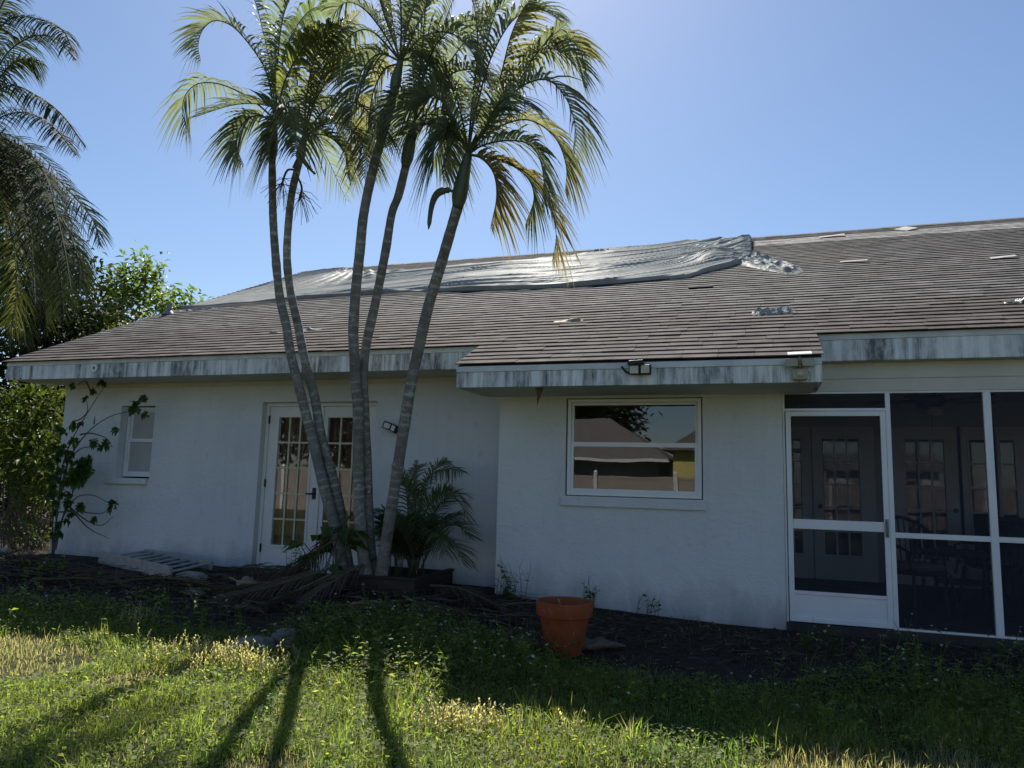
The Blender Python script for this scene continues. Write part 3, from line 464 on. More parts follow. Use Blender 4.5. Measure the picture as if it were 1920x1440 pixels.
# fascia, drip edges, soffits
def fascia(x0, x1, y, z0, z1):
    HP(B(x0, x1, y, y+.03, z0, z1-.055), 'fascia_board', 'fascia', bevel=.003)
    HP(B(x0, x1, y-.010, y+.03, z1-.055, z1), 'drip_edge', 'drip', bevel=.003)
for a_, b_ in ((-9.58, -7.0), (-6.994, -4.6), (-4.594, -2.722)): fascia(a_, b_, 7.15, 2.375, 2.612)
for a_, b_ in ((.537, 3.9), (3.906, XR)): fascia(a_, b_, 7.15, 2.365, 2.612)
fascia(-2.72, .535, 6.46, 2.08, 2.283)
for x0 in (-2.72, .505):
    m = MB(); m.hexa([(x0, 6.49, 2.08), (x0+.03, 6.49, 2.08), (x0+.03, 7.18, 2.08), (x0, 7.18, 2.08), (x0, 6.49, zr(6.49)-.115), (x0+.03, 6.49, zr(6.49)-.115), (x0+.03, 7.18, zr(7.18)-.115), (x0, 7.18, zr(7.18)-.115)])
    HP(m, 'fascia_board', 'fascia')
m = MB(); m.hexa([(XL, 7.15, 2.40), (XL+.03, 7.15, 2.40), (XL+.03, YR, zr(YR)-.30), (XL, YR, zr(YR)-.30), (XL, 7.15, 2.51), (XL+.03, 7.15, 2.51), (XL+.03, YR, zr(YR)-.116), (XL, YR, zr(YR)-.116)])
HP(m, 'rake_board', 'fascia')
HP(B(-9.58, -2.722, 7.18, YW, 2.385, 2.40), 'soffit', 'soffit'); HP(B(-2.69, .505, 6.49, YP, 2.09, 2.105), 'soffit', 'soffit')
m = MB(); m.box(-9.25, -2.722, YW-.03, YW, 2.33, 2.384); HP(m, 'frieze_board', 'soffit')
m = MB(); m.lathe(-8.04, 0, [(0, 0), (.05, 0), (.055, -.012), (.018, -.016), (.016, .01)], 20)
m.v = [(p[0], 7.15+p[2], 2.50+p[1]) for p in m.v]; HP(m, 'cover_plate', 'trim', smooth=False)
m = MB(); m.lathe(-8.04, 0, [(0, -.0165), (.014, -.0165)], 12); m.v = [(p[0], 7.149+p[2], 2.505+p[1]) for p in m.v]; HP(m, 'plate_hole', 'black')

# plumbing vent stub on the left roof
v = thing('vent_pipe', 'short dark vent pipe on the left end of the roof', 'vent pipe', (-9.45, 9.75, zr(9.75)))
m = MB(); m.tube([(-9.45, 9.75, zr(9.75)-.05), (-9.45, 9.75, zr(9.75)+.22)], .045, 12); m.build('pipe', MAT['grey'], v)
m = MB(); m.lathe(-9.45, 9.75, [(.11, zr(9.75)+.0), (.08, zr(9.75)+.05), (.047, zr(9.75)+.08)], 14); m.build('flashing', MAT['grey'], v, smooth=True)

# ------------------------------------------------------------------ windows
def frame_ring(x0, x1, y0, y1, z0, z1, wd, wb=None):
    wb = wb or wd; m = MB(); m.box(x0, x0+wd, y0, y1, z0, z1); m.box(x1-wd, x1, y0, y1, z0, z1)
    m.box(x0+wd, x1-wd, y0, y1, z0, z0+wb); m.box(x0+wd, x1-wd, y0, y1, z1-wd, z1); return m
def hung_window(x0, x1, z0, z1, yf, split, sill, back):
    fr = HP(frame_ring(x0, x1, yf, yf+.07, z0, z1, .035, .04), 'window', 'frame', bevel=.004)
    HP(frame_ring(x0+.035, x1-.035, yf+.035, yf+.06, split, z1-.035, .026), 'upper_sash', 'frame', fr, bevel=.003)
    HP(frame_ring(x0+.035, x1-.035, yf+.012, yf+.04, z0+.04, split+.03, .030), 'lower_sash', 'frame', fr, bevel=.003)
    HP(B(x0+.036, x1-.036, yf+.008, yf+.011, split-.012, split+.034), 'meeting_rail', 'frame', fr, bevel=.001)
    for k, (a, b, yy) in enumerate(((split+.026, z1-.061, yf+.047), (z0+.07, split, yf+.026))):
        m = MB(); m.box(x0+.061, x1-.061, yy, yy+.006, a, b); HP(m, 'pane', 'bglass' if back else 'glass', fr)
    m = MB(); sx0, sx1, sz0, sz1, yo = sill; m.box(sx0, sx1, yo, yf+.02, sz0, sz1); HP(m, 'sill', 'stucco', fr, bevel=.006)
    return fr
hung_window(WB[0]+.015, WB[1]-.012, WB[2]+.012, WB[3]-.008, YP+.015, 1.585, (-1.875, -.455, .975, 1.075, YP-.035), False)
hung_window(WL[0]+.012, WL[1]-.012, WL[2]+.03, WL[3]-.012, YW+.11, 1.61, (-8.36, -7.66, 1.03, 1.11, YW-.05), True)

# ------------------------------------------------------------------ back french doors
yd = YW+.10
fd = HP(frame_ring(DR[0]+.002, DR[1]-.002, yd-.02, yd+.06, DR[2]+.0, DR[3]-.002, .045, .03), 'french_door', 'trim', bevel=.004)
def leaf_door(par, x0, x1, z0, z1, y, gx0, gx1, gz0, gz1, cols, rows, mat='trim', gl='dglass', mun='lens'):
    """stile-and-rail leaf with a divided light; parts go under par"""
    m = MB(); m.box(x0, gx0, y, y+.045, z0, z1); m.box(gx1, x1, y, y+.045, z0, z1); m.box(gx0, gx1, y, y+.045, z0, gz0); m.box(gx0, gx1, y, y+.045, gz1, z1)
    HP(m, 'door_leaf', mat, par)
    HP(frame_ring(gx0-.03, gx1+.03, y-.010, y+.0, gz0-.03, gz1+.03, .028), 'light_moulding', mat, par, bevel=.003)
    for k in range(1, cols):
        x = lerp(gx0, gx1, k/cols); HP(B(x-.011, x+.011, y+.002, y+.022, gz0, gz1), 'muntin', mun, par)
    for k in range(1, rows):
        z = lerp(gz0, gz1, k/rows); HP(B(gx0, gx1, y+.004, y+.020, z-.011, z+.011), 'muntin', mun, par)
    for a in range(cols):
        for b in range(rows):
            HP(B(lerp(gx0, gx1, a/cols)+.008, lerp(gx0, gx1, (a+1)/cols)-.008, y+.014, y+.018, lerp(gz0, gz1, b/rows)+.008, lerp(gz0, gz1, (b+1)/rows)-.008), 'pane', gl, par)
leaf_door(fd, -5.88, -5.105, .06, 2.065, yd, -5.735, -5.265, .345, 1.93, 3, 5)
leaf_door(fd, -5.095, -4.35, .06, 2.065, yd, -5.02, -4.485, .345, 1.925, 3, 5)
HP(B(-5.125, -5.085, yd-.02, yd, .06, 2.065), 'astragal', 'trim', fd, bevel=.004)
m = MB(); m.tube([(-5.16, yd, .985), (-5.16, yd-.05, .985)], .012, 8); m.tube([(-5.16, yd-.05, .985), (-5.25, yd-.05, .985)], .010, 8)
m.box(-5.185, -5.135, yd-.011, yd-.0, .92, 1.06); HP(m, 'handle', 'metal', fd)
for z in (.3, 1.1, 1.9): HP(B(-5.888, -5.874, yd-.022, yd+.0, z-.05, z+.05), 'hinge', 'metal', fd)
cu = MB(); n_ = 170
for k in range(n_):
    x = lerp(-5.85, -4.35, k/(n_-1)); y = yd+.12+.022*math.sin(k*.62)+.012*math.sin(k*.23+1)
    cu.v += [(x, y, .05), (x, y, 2.1)]; cu.c += [(1, 1, 1)]*2
cu.f = [(2*k, 2*k+2, 2*k+3, 2*k+1) for k in range(n_-1)]; cu.m = [0]*(n_-1)
tag(cu.build('curtain', MAT['curtain'], smooth=True), 'tan pleated curtain drawn behind the french doors', 'curtain')

# ------------------------------------------------------------------ screened porch
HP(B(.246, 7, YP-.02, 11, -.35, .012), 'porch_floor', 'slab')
HP(B(.246, 7, YP+.0, YP+.14, 2.105, 2.45), 'beam', 'soffit'); HP(B(.246, 7, YP-.012, YP, 2.22, 2.364), 'beam_trim', 'soffit')
HP(B(.246, 7, YP+.14, 11, 2.40, 2.43), 'ceiling', 'soffit')
HP(B(.537, 7, 7.18, YP-.012, 2.366, 2.38), 'soffit', 'soffit')
ys0, ys1 = YP+.01, YP+.06
def fb(x0, x1, z0, z1, name, dy=0): return HP(B(x0, x1, ys0-dy, ys1-dy, z0, z1), name, 'frame', bevel=.003)
fb(.248, .268, .012, 2.085, 'porch_post'); fb(1.122, 1.162, .012, 2.085, 'porch_post')
x = 1.892
while x < 7: fb(x, x+.06, .012, 2.085, 'porch_post'); x += .80
fb(.248, 7, 2.085, 2.105, 'head_rail'); fb(.268, 1.122, 1.925, 1.950, 'transom_rail')
HP(B(.268, 1.122, YP+.03, YP+.032, 1.95, 2.085), 'screen_panel', 'screen')
spans = [(1.162, 1.892)]
x = 1.952
while x < 6.5: spans.append((x, x+.74)); x += .80
for a_, b_ in spans:
    fb(a_, b_, .80, .846, 'chair_rail'); fb(a_, b_, .012, .030, 'bottom_rail')
    HP(B(a_, b_, YP+.03, YP+.032, .846, 2.085), 'screen_panel', 'screen'); HP(B(a_, b_, YP+.03, YP+.032, .030, .80), 'screen_panel', 'screen')
dm = frame_ring(.274, 1.117, YP-.015, YP+.02, .022, 1.92, .045); dm.box(.319, 1.072, YP-.015, YP+.02, .845, .932); dm.box(.319, 1.072, YP-.015, YP+.02, .265, .295)
sd = HP(dm, 'screen_door', 'frame', bevel=.004)
HP(B(.319, 1.072, YP-.004, YP+.008, .067, .265), 'kick_plate', 'frame', sd)
HP(B(.319, 1.072, YP-.008, YP-.004, .060, .085), 'kick_trim', 'frame', sd)
HP(B(.319, 1.072, YP+.004, YP+.006, .932, 1.875), 'screen_panel', 'screen', sd); HP(B(.319, 1.072, YP+.004, YP+.006, .295, .845), 'screen_panel', 'screen', sd)
m = MB(); m.box(1.080, 1.108, YP-.022, YP-.015, .80, .96); m.tube([(1.094, YP-.02, .93), (1.094, YP-.055, .92), (1.094, YP-.055, .83), (1.094, YP-.02, .82)], .008, 8); HP(m, 'handle', 'grey', sd)
# inner doors
def inner_door(x0, x1, z1, gx0, gx1, cols, rows=5, gz0=.34, gz1=1.90, knob=None):
    fr = HP(frame_ring(x0-.05, x1+.05, 10.95, 11, .012, z1+.05, .05, .02), 'french_door', 'pdoor')
    leaf_door(fr, x0, x1, .03, z1, 10.95, gx0, gx1, gz0, gz1, cols, rows, 'pdoor', 'glass', 'pdoor')
    if knob:
        m = MB(); m.tube([(knob, 10.95, .98), (knob, 10.90, .98)], [.02, .032], 10); HP(m, 'knob', 'metal', fr)
    HP(B(gx0, gx1, 10.972, 10.98, gz0, gz1), 'backing', 'dark', fr)
inner_door(.46, .68, 2.02, .50, .60, 1, 5); inner_door(.80, 1.47, 2.02, .88, 1.335, 3, 5, knob=.83)
inner_door(1.76, 2.50, 2.02, 1.90, 2.352, 3, 5, knob=2.45); inner_door(2.56, 2.90, 2.02, 2.65, 2.84, 1, 5); inner_door(2.97, 3.3, 2.02, 2.99, 3.15, 1, 5)

# porch furniture
def chair(x, y, rz, label):
    t = thing('patio_chair', label, 'chair', (x, y, .012), 'dark patio chairs')
    Rz = Matrix.Rotation(rz, 3, 'Z')
    def W(p): return Rz @ Vector(p)+Vector((x, y, .012))
    def bt(name, build, mat):
        m = MB(); build(m); m.v = [tuple(W(p)) for p in m.v]; return m.build(name, MAT[mat], t)
    bt('seat', lambda m: m.lathe(0, 0, [(0, .44), (.24, .44), (.26, .42), (.24, .39), (0, .39)], 20), 'wicker')
    bt('cushion', lambda m: m.lathe(0, 0, [(0, .50), (.21, .50), (.235, .47), (.23, .445), (0, .445)], 20), 'cush')
    def back(m):
        pts = [Vector((.29*math.cos(a), .27*math.sin(a), .66+.27*math.sin(max(0, a)))) for a in [PI*k/14 for k in range(15)]]
        m.tube(pts, .018, 6)
        for k in range(1, 14):
            p = pts[k]; m.tube([p, (p.x*.86, p.y*.86, .42)], .007, 5)
    bt('backrest', back, 'wicker')
    for sx in (-1, 1):
        bt('arm', lambda m: m.tube([(sx*.29, 0, .66), (sx*.30, -.12, .66), (sx*.28, -.22, .62), (sx*.24, -.2, .42)], .016, 6), 'wicker')
        bt('leg', lambda m: m.tube([(sx*.2, -.18, .40), (sx*.24, -.22, 0)], .017, 6), 'wicker')
        bt('leg', lambda m: m.tube([(sx*.2, .18, .40), (sx*.25, .24, 0)], .017, 6), 'wicker')
chair(1.52, 8.35, .5, 'dark round-backed patio chair just inside the middle porch screen')
chair(2.45, 9.5, -2.4, 'dark round-backed patio chair behind the porch table')
t = thing('patio_table', 'dark low round table on the porch beside the chairs', 'table', (2.05, 8.9, .012))
m = MB(); m.lathe(2.05, 8.9, [(0, .60), (.42, .60), (.43, .58), (.42, .565), (0, .565)], 28); m.build('table_top', MAT['wicker'], t)
m = MB(); m.lathe(2.05, 8.9, [(0, .30), (.28, .30), (.28, .28), (0, .28)], 24); m.build('shelf', MAT['wicker'], t)
for k in range(4):
    a = PI/4+k*PI/2; m = MB(); m.tube([(2.05+.34*math.cos(a), 8.9+.34*math.sin(a), .565), (2.05+.3*math.cos(a), 8.9+.3*math.sin(a), .012)], .018, 6); m.build('leg', MAT['wicker'], t)
t = thing('console_cabinet', 'dark wooden cabinet standing at the right side of the porch', 'cabinet', (3.1, 9.9, .012))
m = MB(); m.box(2.62, 3.7, 9.65, 10.15, .10, .90); m.build('body', MAT['wood'], t)
m = MB(); m.box(2.58, 3.74, 9.61, 10.17, .90, .94); m.build('top', MAT['wood'], t, bevel=.005)
for xx in (2.68, 3.18):
    m = MB(); m.box(xx, xx+.46, 9.63, 9.65, .16, .84); d = m.build('door', MAT['wood'], t)
for xx in (2.64, 3.64):
    for yy in (9.67, 10.09): m = MB(); m.box(xx, xx+.05, yy, yy+.05, .012, .10); m.build('leg', MAT['wood'], t)
t = thing('ceiling_fan', 'dark ceiling fan with broad blades hanging in the porch', 'fan', (1.87, 9, 2.40))
m = MB(); m.tube([(1.87, 9, 2.40), (1.87, 9, 2.26)], .015, 8); m.build('rod', MAT['metal'], t)
m = MB(); m.lathe(1.87, 9, [(0, 2.27), (.09, 2.26), (.11, 2.21), (.09, 2.15), (.04, 2.13), (0, 2.13)], 18); m.build('motor', MAT['metal'], t, smooth=True)
m = MB(); m.lathe(1.87, 9, [(.035, 2.13), (.08, 2.09), (.07, 2.05), (0, 2.03)], 16); m.build('lamp_bowl', MAT['trim'], t, smooth=True)
m = MB(); m.tube([(1.83, 8.97, 2.1), (1.83, 8.97, 1.86)], .003, 5); m.build('pull_chain', MAT['metal'], t)
for k in range(5):
    a = .35+k*2*PI/5; d = Vector((math.cos(a), math.sin(a), 0)); s_ = Vector((-math.sin(a), math.cos(a), .18)); p = Vector((1.87, 9, 2.19))
    m = MB(); m.obox(p+d*.12-s_*.055, d*.52, s_*.13, Vector((0, 0, .008))); m.build('blade', MAT['wood'], t, bevel=.003)

# ------------------------------------------------------------------ fixtures on the house
t = thing('security_light', 'black solar floodlight with two cream lamps on the middle fascia', 'floodlight', (-.96, 6.45, 2.2))
m = MB(); m.hexa([(-1.06, 6.36, 2.245), (-.92, 6.36, 2.255), (-.92, 6.449, 2.262), (-1.06, 6.449, 2.252), (-1.05, 6.37, 2.285), (-.92, 6.37, 2.292), (-.92, 6.449, 2.30), (-1.05, 6.449, 2.294)]); m.build('solar_top', MAT['black'], t, bevel=.004)
m = MB(); m.box(-1.04, -.86, 6.41, 6.449, 2.165, 2.25); m.build('housing', MAT['black'], t, bevel=.006)
for x0, rz in ((-1.045, .05), (-.945, -.22)):
    d = Matrix.Rotation(rz, 3, 'Z'); b0 = Vector((x0, 6.385, 2.165))
    m = MB(); m.obox(b0, d @ Vector((.088, 0, 0)), d @ Vector((0, .04, 0)), Vector((0, 0, .082))); h = m.build('lamp_head', MAT['black'], t, bevel=.006)
    m = MB(); m.obox(b0+d @ Vector((.007, -.006, .007)), d @ Vector((.074, 0, 0)), d @ Vector((0, .006, 0)), Vector((0, 0, .068))); m.build('lens', MAT['lens'], h)
m = MB(); m.tube([(-1.04, 6.40, 2.175), (-1.075, 6.385, 2.19), (-1.11, 6.37, 2.235)], .011, 8); m.build('sensor_arm', MAT['black'], t)

t = thing('motion_light', 'beige motion light with pale solar panel on the fascia corner beside the porch', 'floodlight', (.35, 6.45, 2.2))
m = MB(); m.obox((.27, 6.36, 2.292), (.185, 0, .004), (0, .09, .035), (0, -.003, .008)); m.build('solar_panel', MAT['frame'], t, bevel=.002)
m = MB()
for k in range(6): m.obox((.282+k*.028, 6.366, 2.3015+k*.0006), (.024, 0, .0005), (0, .076, .0295), (0, 0, .001))
m.build('solar_cells', MAT['solar'], t)
m = MB(); m.tube([(.362, 6.44, 2.29), (.362, 6.43, 2.2)], .012, 8); m.build('stem', MAT['beige'], t)
for sg in (-1, 1):
    c_ = Vector((.362+sg*.062, 6.40, 2.235))
    m = MB(); m.hexa([c_+Vector((-.052, -.03, -.035)), c_+Vector((.052, -.03, -.035)), c_+Vector((.045, .04, -.03)), c_+Vector((-.045, .04, -.03)), c_+Vector((-.048, -.02, .038)), c_+Vector((.048, -.02, .038)), c_+Vector((.04, .04, .03)), c_+Vector((-.04, .04, .03))])
    m.v = [tuple(Matrix.Rotation(sg*.25, 3, 'Z') @ (Vector(p)-c_)+c_) for p in m.v]; m.build('lamp_head', MAT['beige'], t, bevel=.008)
m = MB(); m.hexa([(.305, 6.41, 2.10), (.42, 6.41, 2.10), (.42, 6.449, 2.09), (.305, 6.449, 2.09), (.30, 6.40, 2.185), (.425, 6.40, 2.185), (.42, 6.449, 2.19), (.30, 6.449, 2.19)]); m.build('sensor_body', MAT['beige'], t, bevel=.01)
m = MB(); m.lathe(.362, 0, [(0, -.022), (.014, -.02), (.022, -.010), (.027, 0)], 16); m.v = [(p[0], 6.405+p[2], 2.142+p[1]) for p in m.v]; m.build('sensor_eye', MAT['lens'], t, smooth=True)
m = MB(); m.tube([(.425, 6.43, 2.17), (.445, 6.44, 2.14), (.44, 6.445, 2.10), (.43, 6.448, 2.085)], .0035, 5); m.build('wire', MAT['grey'], t)

t = thing('wall_spotlight', 'twin-headed dark spotlight on the wall beside the french doors', 'spotlight', (-4.03, YW, 1.8))
m = MB(); m.tube([(-4.02, YW, 1.77), (-4.02, YW-.05, 1.77)], .045, 14); m.build('base', MAT['black'], t)
for x0, z0, tl in ((-4.16, 1.79, -.35), (-4.055, 1.755, -.35)):
    d = Matrix.Rotation(-tl, 3, 'Y') @ Matrix.Rotation(.35 if x0 < -4.1 else -.5, 3, 'Z'); b0 = Vector((x0, YW-.12, z0))
    m = MB(); m.obox(b0, d @ Vector((.10, 0, 0)), d @ Vector((0, .05, 0)), d @ Vector((0, 0, .085))); h = m.build('lamp_head', MAT['black'], t, bevel=.006)
    m = MB(); m.obox(b0+d @ Vector((.014, -.003, .012)), d @ Vector((.072, 0, 0)), d @ Vector((0, .004, 0)), d @ Vector((0, 0, .06))); m.build('lens', MAT['trim'], h)
    m = MB(); m.tube([b0+d @ Vector((.05, .05, .04)), (-4.02, YW-.04, 1.77)], .012, 6); m.build('arm', MAT['black'], h)
m = MB(); m.tube([(-3.76, YW-.012, .2), (-3.75, YW-.012, 1.42)], .022, 8); tag(m.build('wall_pipe', MAT['grey']), 'thin grey pipe rising up the wall behind the small palm', 'pipe')
m = MB(); m.tube(cr([(-2.615, 7.76, 1.55), (-2.63, 7.755, 1.25), (-2.66, 7.75, 1.02), (-2.64, 7.755, .9), (-2.61, 7.76, .98), (-2.60, 7.77, 1.3)], 24), .006, 6)
tag(m.build('cable', MAT['grey']), 'thin loose cable hanging in the corner of the projecting wall', 'cable')
m = MB()
for k in range(9):
    u = k/8; wd = .085*(1-u)**.8+.004; p = Vector((-1.93-.03*u*u, 6.62+.03*u, 2.095-.17*u)); m.v += [tuple(p+Vector((-wd/2, .012*u, 0))), tuple(p+Vector((0, .012, 0))), tuple(p+Vector((wd/2, -.02, .01)))]; m.c += [(1, 1, 1)]*3
m.f = [(3*k+q, 3*k+q+1, 3*k+q+4, 3*k+q+3) for k in range(8) for q in (0, 1)]; m.m = [0]*16
tag(m.build('hanging_leaf', MAT['deadwood']), 'dark dried leaf dangling under the middle eave', 'dead leaf')

# ------------------------------------------------------------------ tarp on the roof
TT = [(-9.62, 10.45), (-9.6, 11.7), (-9.55, 13.0), (-9.3, 13.78), (-8.6, 13.78), (-7.7, 13.0), (-6.5, 12.75), (-5.4, 12.74), (-3.9, 12.85), (-2.97, 13.2), (-2.6, 13.72), (-1.0, 13.78), (-.02, 13.78)]
TB = [(-9.62, 10.12), (-8.7, 10.22), (-7.5, 10.31), (-6.4, 10.38), (-5.3, 10.35), (-4.3, 10.17), (-3.04, 10.0), (-2.25, 10.0), (-1.5, 10.09), (-.85, 10.2), (-.58, 10.58), (-.3, 10.87), (-.01, 11.45)]
def itp(tb, x):
    xs_ = [p[0] for p in tb]; return float(np.interp(x, xs_, [p[1] for p in tb]))
nu, nv = 420, 130
m = MB(); vv = []
for a in range(nu):
    x = lerp(-9.58, 0.0, a/(nu-1)); y1 = itp(TB, x)+.03*noise.noise((x*2.5, 3, 0)); y2 = itp(TT, x)+.04*noise.noise((x*3, 8, 0))
    if x < -9.3: y2 = min(y2, lerp(10.6, 13.78, sst(-9.58, -9.3, x)))
    for b in range(nv):
        q = b/(nv-1); y = lerp(y1, y2, q)
        # long pulled folds, fanning from the ridge on the left and running along the slope in the middle
        fan = math.sin(math.atan2(x+8.3, 14.2-y)*46+1.5*noise.noise((x*.8, y*.8, 2)))*sst(-6.2, -7.4, x)*sst(10.7, 12.2, y)
        kk = lerp(.16, .62, sst(-4.5, -.6, x)); ac = (y-11.2)-kk*(x+1)
        run = (1-min(1, 2.2*abs(noise.noise((x*.20+.1*noise.noise((x, y, 4)), ac*3.0, 1)))))**1.3
        run2 = (1-min(1, 2.4*abs(noise.noise((x*.42+.15*noise.noise((x*2, y*2, 8)), ac*6.5, 6)))))**1.3
        run3 = noise.noise((x*.6, ac*1.6, 12))
        w_ = sst(-8.6, -6.6, x)
        crk = (1-min(1, 2*abs(noise.noise((x*3.2-y*1.5, x*1.2+y*2.4, 9)))))**1.4*sst(-1.6, -.7, x)*sst(10.9, 11.6, y)
        h = .032+.020*fan+w_*(.034*run+.016*run2+.014*run3)+.030*crk+.006*noise.noise((x*2, y*2, 5))
        h += 0.11*math.exp(-((x+.55)/.30)**2-((y-11.5)/.5)**2)+.06*math.exp(-((x+.12)/.2)**2-((y-12.8)/.5)**2)
        hem = math.exp(-((q-.02)/.022)**2); h += hem*(.028+.03*noise.noise((x*1.3, 0, 4)))*(1 if x < -.9 else .7)
        if q < .004 or a in (0, nu-1): h = .028
        vv.append(Vector((x, y, zr(y)))+N*max(h, .027))
m.add(vv, [(a*nv+b, (a+1)*nv+b, (a+1)*nv+b+1, a*nv+b+1) for a in range(nu-1) for b in range(nv-1)])
tarp = tag(m.build('roof_tarp', MAT['tarp']), 'wrinkled silver tarp stretched over the upper roof below the ridge', 'tarp')
# the dark felt edge that shows along its lower side
m = MB(); k_ = 150; ra = []
for a in range(k_):
    x = lerp(-9.55, -1.1, a/(k_-1)); y1 = itp(TB, x); wd_ = (.13+.10*noise.noise((x*.8, 6, 1))+.03*noise.noise((x*5, 6, 1)))*sst(-1.1, -2.2, x)+.01
    for y, h in ((y1-wd_, .028), (y1-wd_*.5, .040+.012*noise.noise((x*4, 2, 3))), (y1+.02, .034)): ra.append(Vector((x, y, zr(y)))+N*h)
m.add(ra, [(a*3+b, (a+1)*3+b, (a+1)*3+b+1, a*3+b+1) for a in range(k_-1) for b in (0, 1)])
m.build('felt_edge', MAT['felt'], tarp)
# its torn tail, crumpled on the shingles right of it
m = MB(); vv = []; na, nb = 60, 26
for a in range(na):
    u = a/(na-1)
    for b in range(nb):
        q = b/(nb-1); cx_ = lerp(-.06, .60, u); cy_ = lerp(11.5, 10.05, u**.9); wdt = lerp(.75, .34, u)*(1 if u < .9 else lerp(1, .5, (u-.9)/.1))
        x = cx_+(q-.5)*wdt*.55; y = cy_+(q-.5)*wdt*.9
        h = .03+.055*(1-abs(noise.noise((x*5+y*2.4, (y-x*2)*1.2, 2))))**4+.028*(1-abs(noise.noise((x*11+y*5, (y-x*2)*2.5, 7))))**4
        h = .027+(h-.027)*min(1, math.sin(PI*q)*1.6)*min(1, (1-u)*6)
        vv.append(Vector((x, y, zr(y)))+N*h)
m.add(vv, [(a*nb+b, (a+1)*nb+b, (a+1)*nb+b+1, a*nb+b+1) for a in range(na-1) for b in range(nb-1)])
m.build('torn_tail', MAT['tarp'], tarp)
def rag(x, y, lx, ly, h, label, mat, seed, ang=0, name='tarp_scrap', cat='tarp scrap', group='torn tarp scraps on the roof'):
    m = MB(); na, nb = 26, 9; vv = []
    for a in range(na):
        for b in range(nb):
            u = a/(na-1)-.5; q = b/(nb-1)-.5; wv = 1-.6*abs(noise.noise((u*6, seed, 1)))
            X = u*lx; Y = q*ly*wv; xx = x+X*math.cos(ang)-Y*math.sin(ang); yy = y+X*math.sin(ang)+Y*math.cos(ang)
            hh = .026+.5*h*(1-abs(noise.noise((X*5, Y*13+X*4, seed))))**4*math.sin(PI*(q+.5))*min(1, math.sin(PI*(u+.5))*2)
            vv.append(Vector((xx, yy, zr(yy)))+N*hh)
    m.add(vv, [(a*nb+b, (a+1)*nb+b, (a+1)*nb+b+1, a*nb+b+1) for a in range(na-1) for b in range(nb-1)])
    return tag(m.build(name, MAT[mat]), label, cat, group)
rag(.20, 7.98, .42, .24, .12, 'crumpled grey tarp scrap on the lower roof above the porch corner', 'tarp', 3.1, .08)
rag(-5.55, 8.12, .42, .12, .07, 'narrow torn tarp scrap behind the two left palm trunks', 'tarp', 8.2, .02)
rag(-6.05, 8.06, .30, .09, .06, 'thin shred of tarp left of the leftmost palm trunk', 'tarp', 5.7, -.05)
rag(-2.0, 7.99, .34, .10, .06, 'small flat torn scrap on the shingles above the projecting eave', 'husk', 2.4, .03)
rag(2.42, 7.95, .30, .16, .10, 'dark curled scrap at the right edge of the lower roof', 'black', 9.4, .0)
rag(-9.1, 9.95, .9, .14, .06, 'pale shredded tarp edge on the left end of the roof', 'tarp', 1.4, .05)
rag(-2.75, 13.35, .45, .28, .16, 'crumpled dark bundle of tarp near the ridge', 'tarp', 4.4, .2)
def tab(x, y, lx, ly, ang, label):
    m = MB(); c_, s_ = math.cos(ang), math.sin(ang); q = []
    for X, Y in ((-lx/2, -ly/2), (lx/2, -ly/2), (lx/2, ly/2), (-lx/2, ly/2)):
        xx, yy = x+X*c_-Y*s_, y+X*s_+Y*c_; q.append(Vector((xx, yy, zr(yy)))+N*(.03+.02*(X > 0)))
    m.hexa(q+[p+N*.006 for p in q]); tag(m.build('loose_shingle', MAT['pale']), label, 'shingle', 'loose shingles on the roof')
tab(1.31, 10.6, .34, .07, -.25, 'thin pale shingle strip lying in the middle of the right roof')
tab(2.47, 13.36, .22, .30, .5, 'pale loose shingle tilted on the ridge at right')
tab(2.95, 10.23, .26, .10, -.1, 'pale loose shingle near the right end of the roof')
tab(1.3, 13.15, .4, .12, .03, 'pale loose shingle just under the ridge right of the tarp')

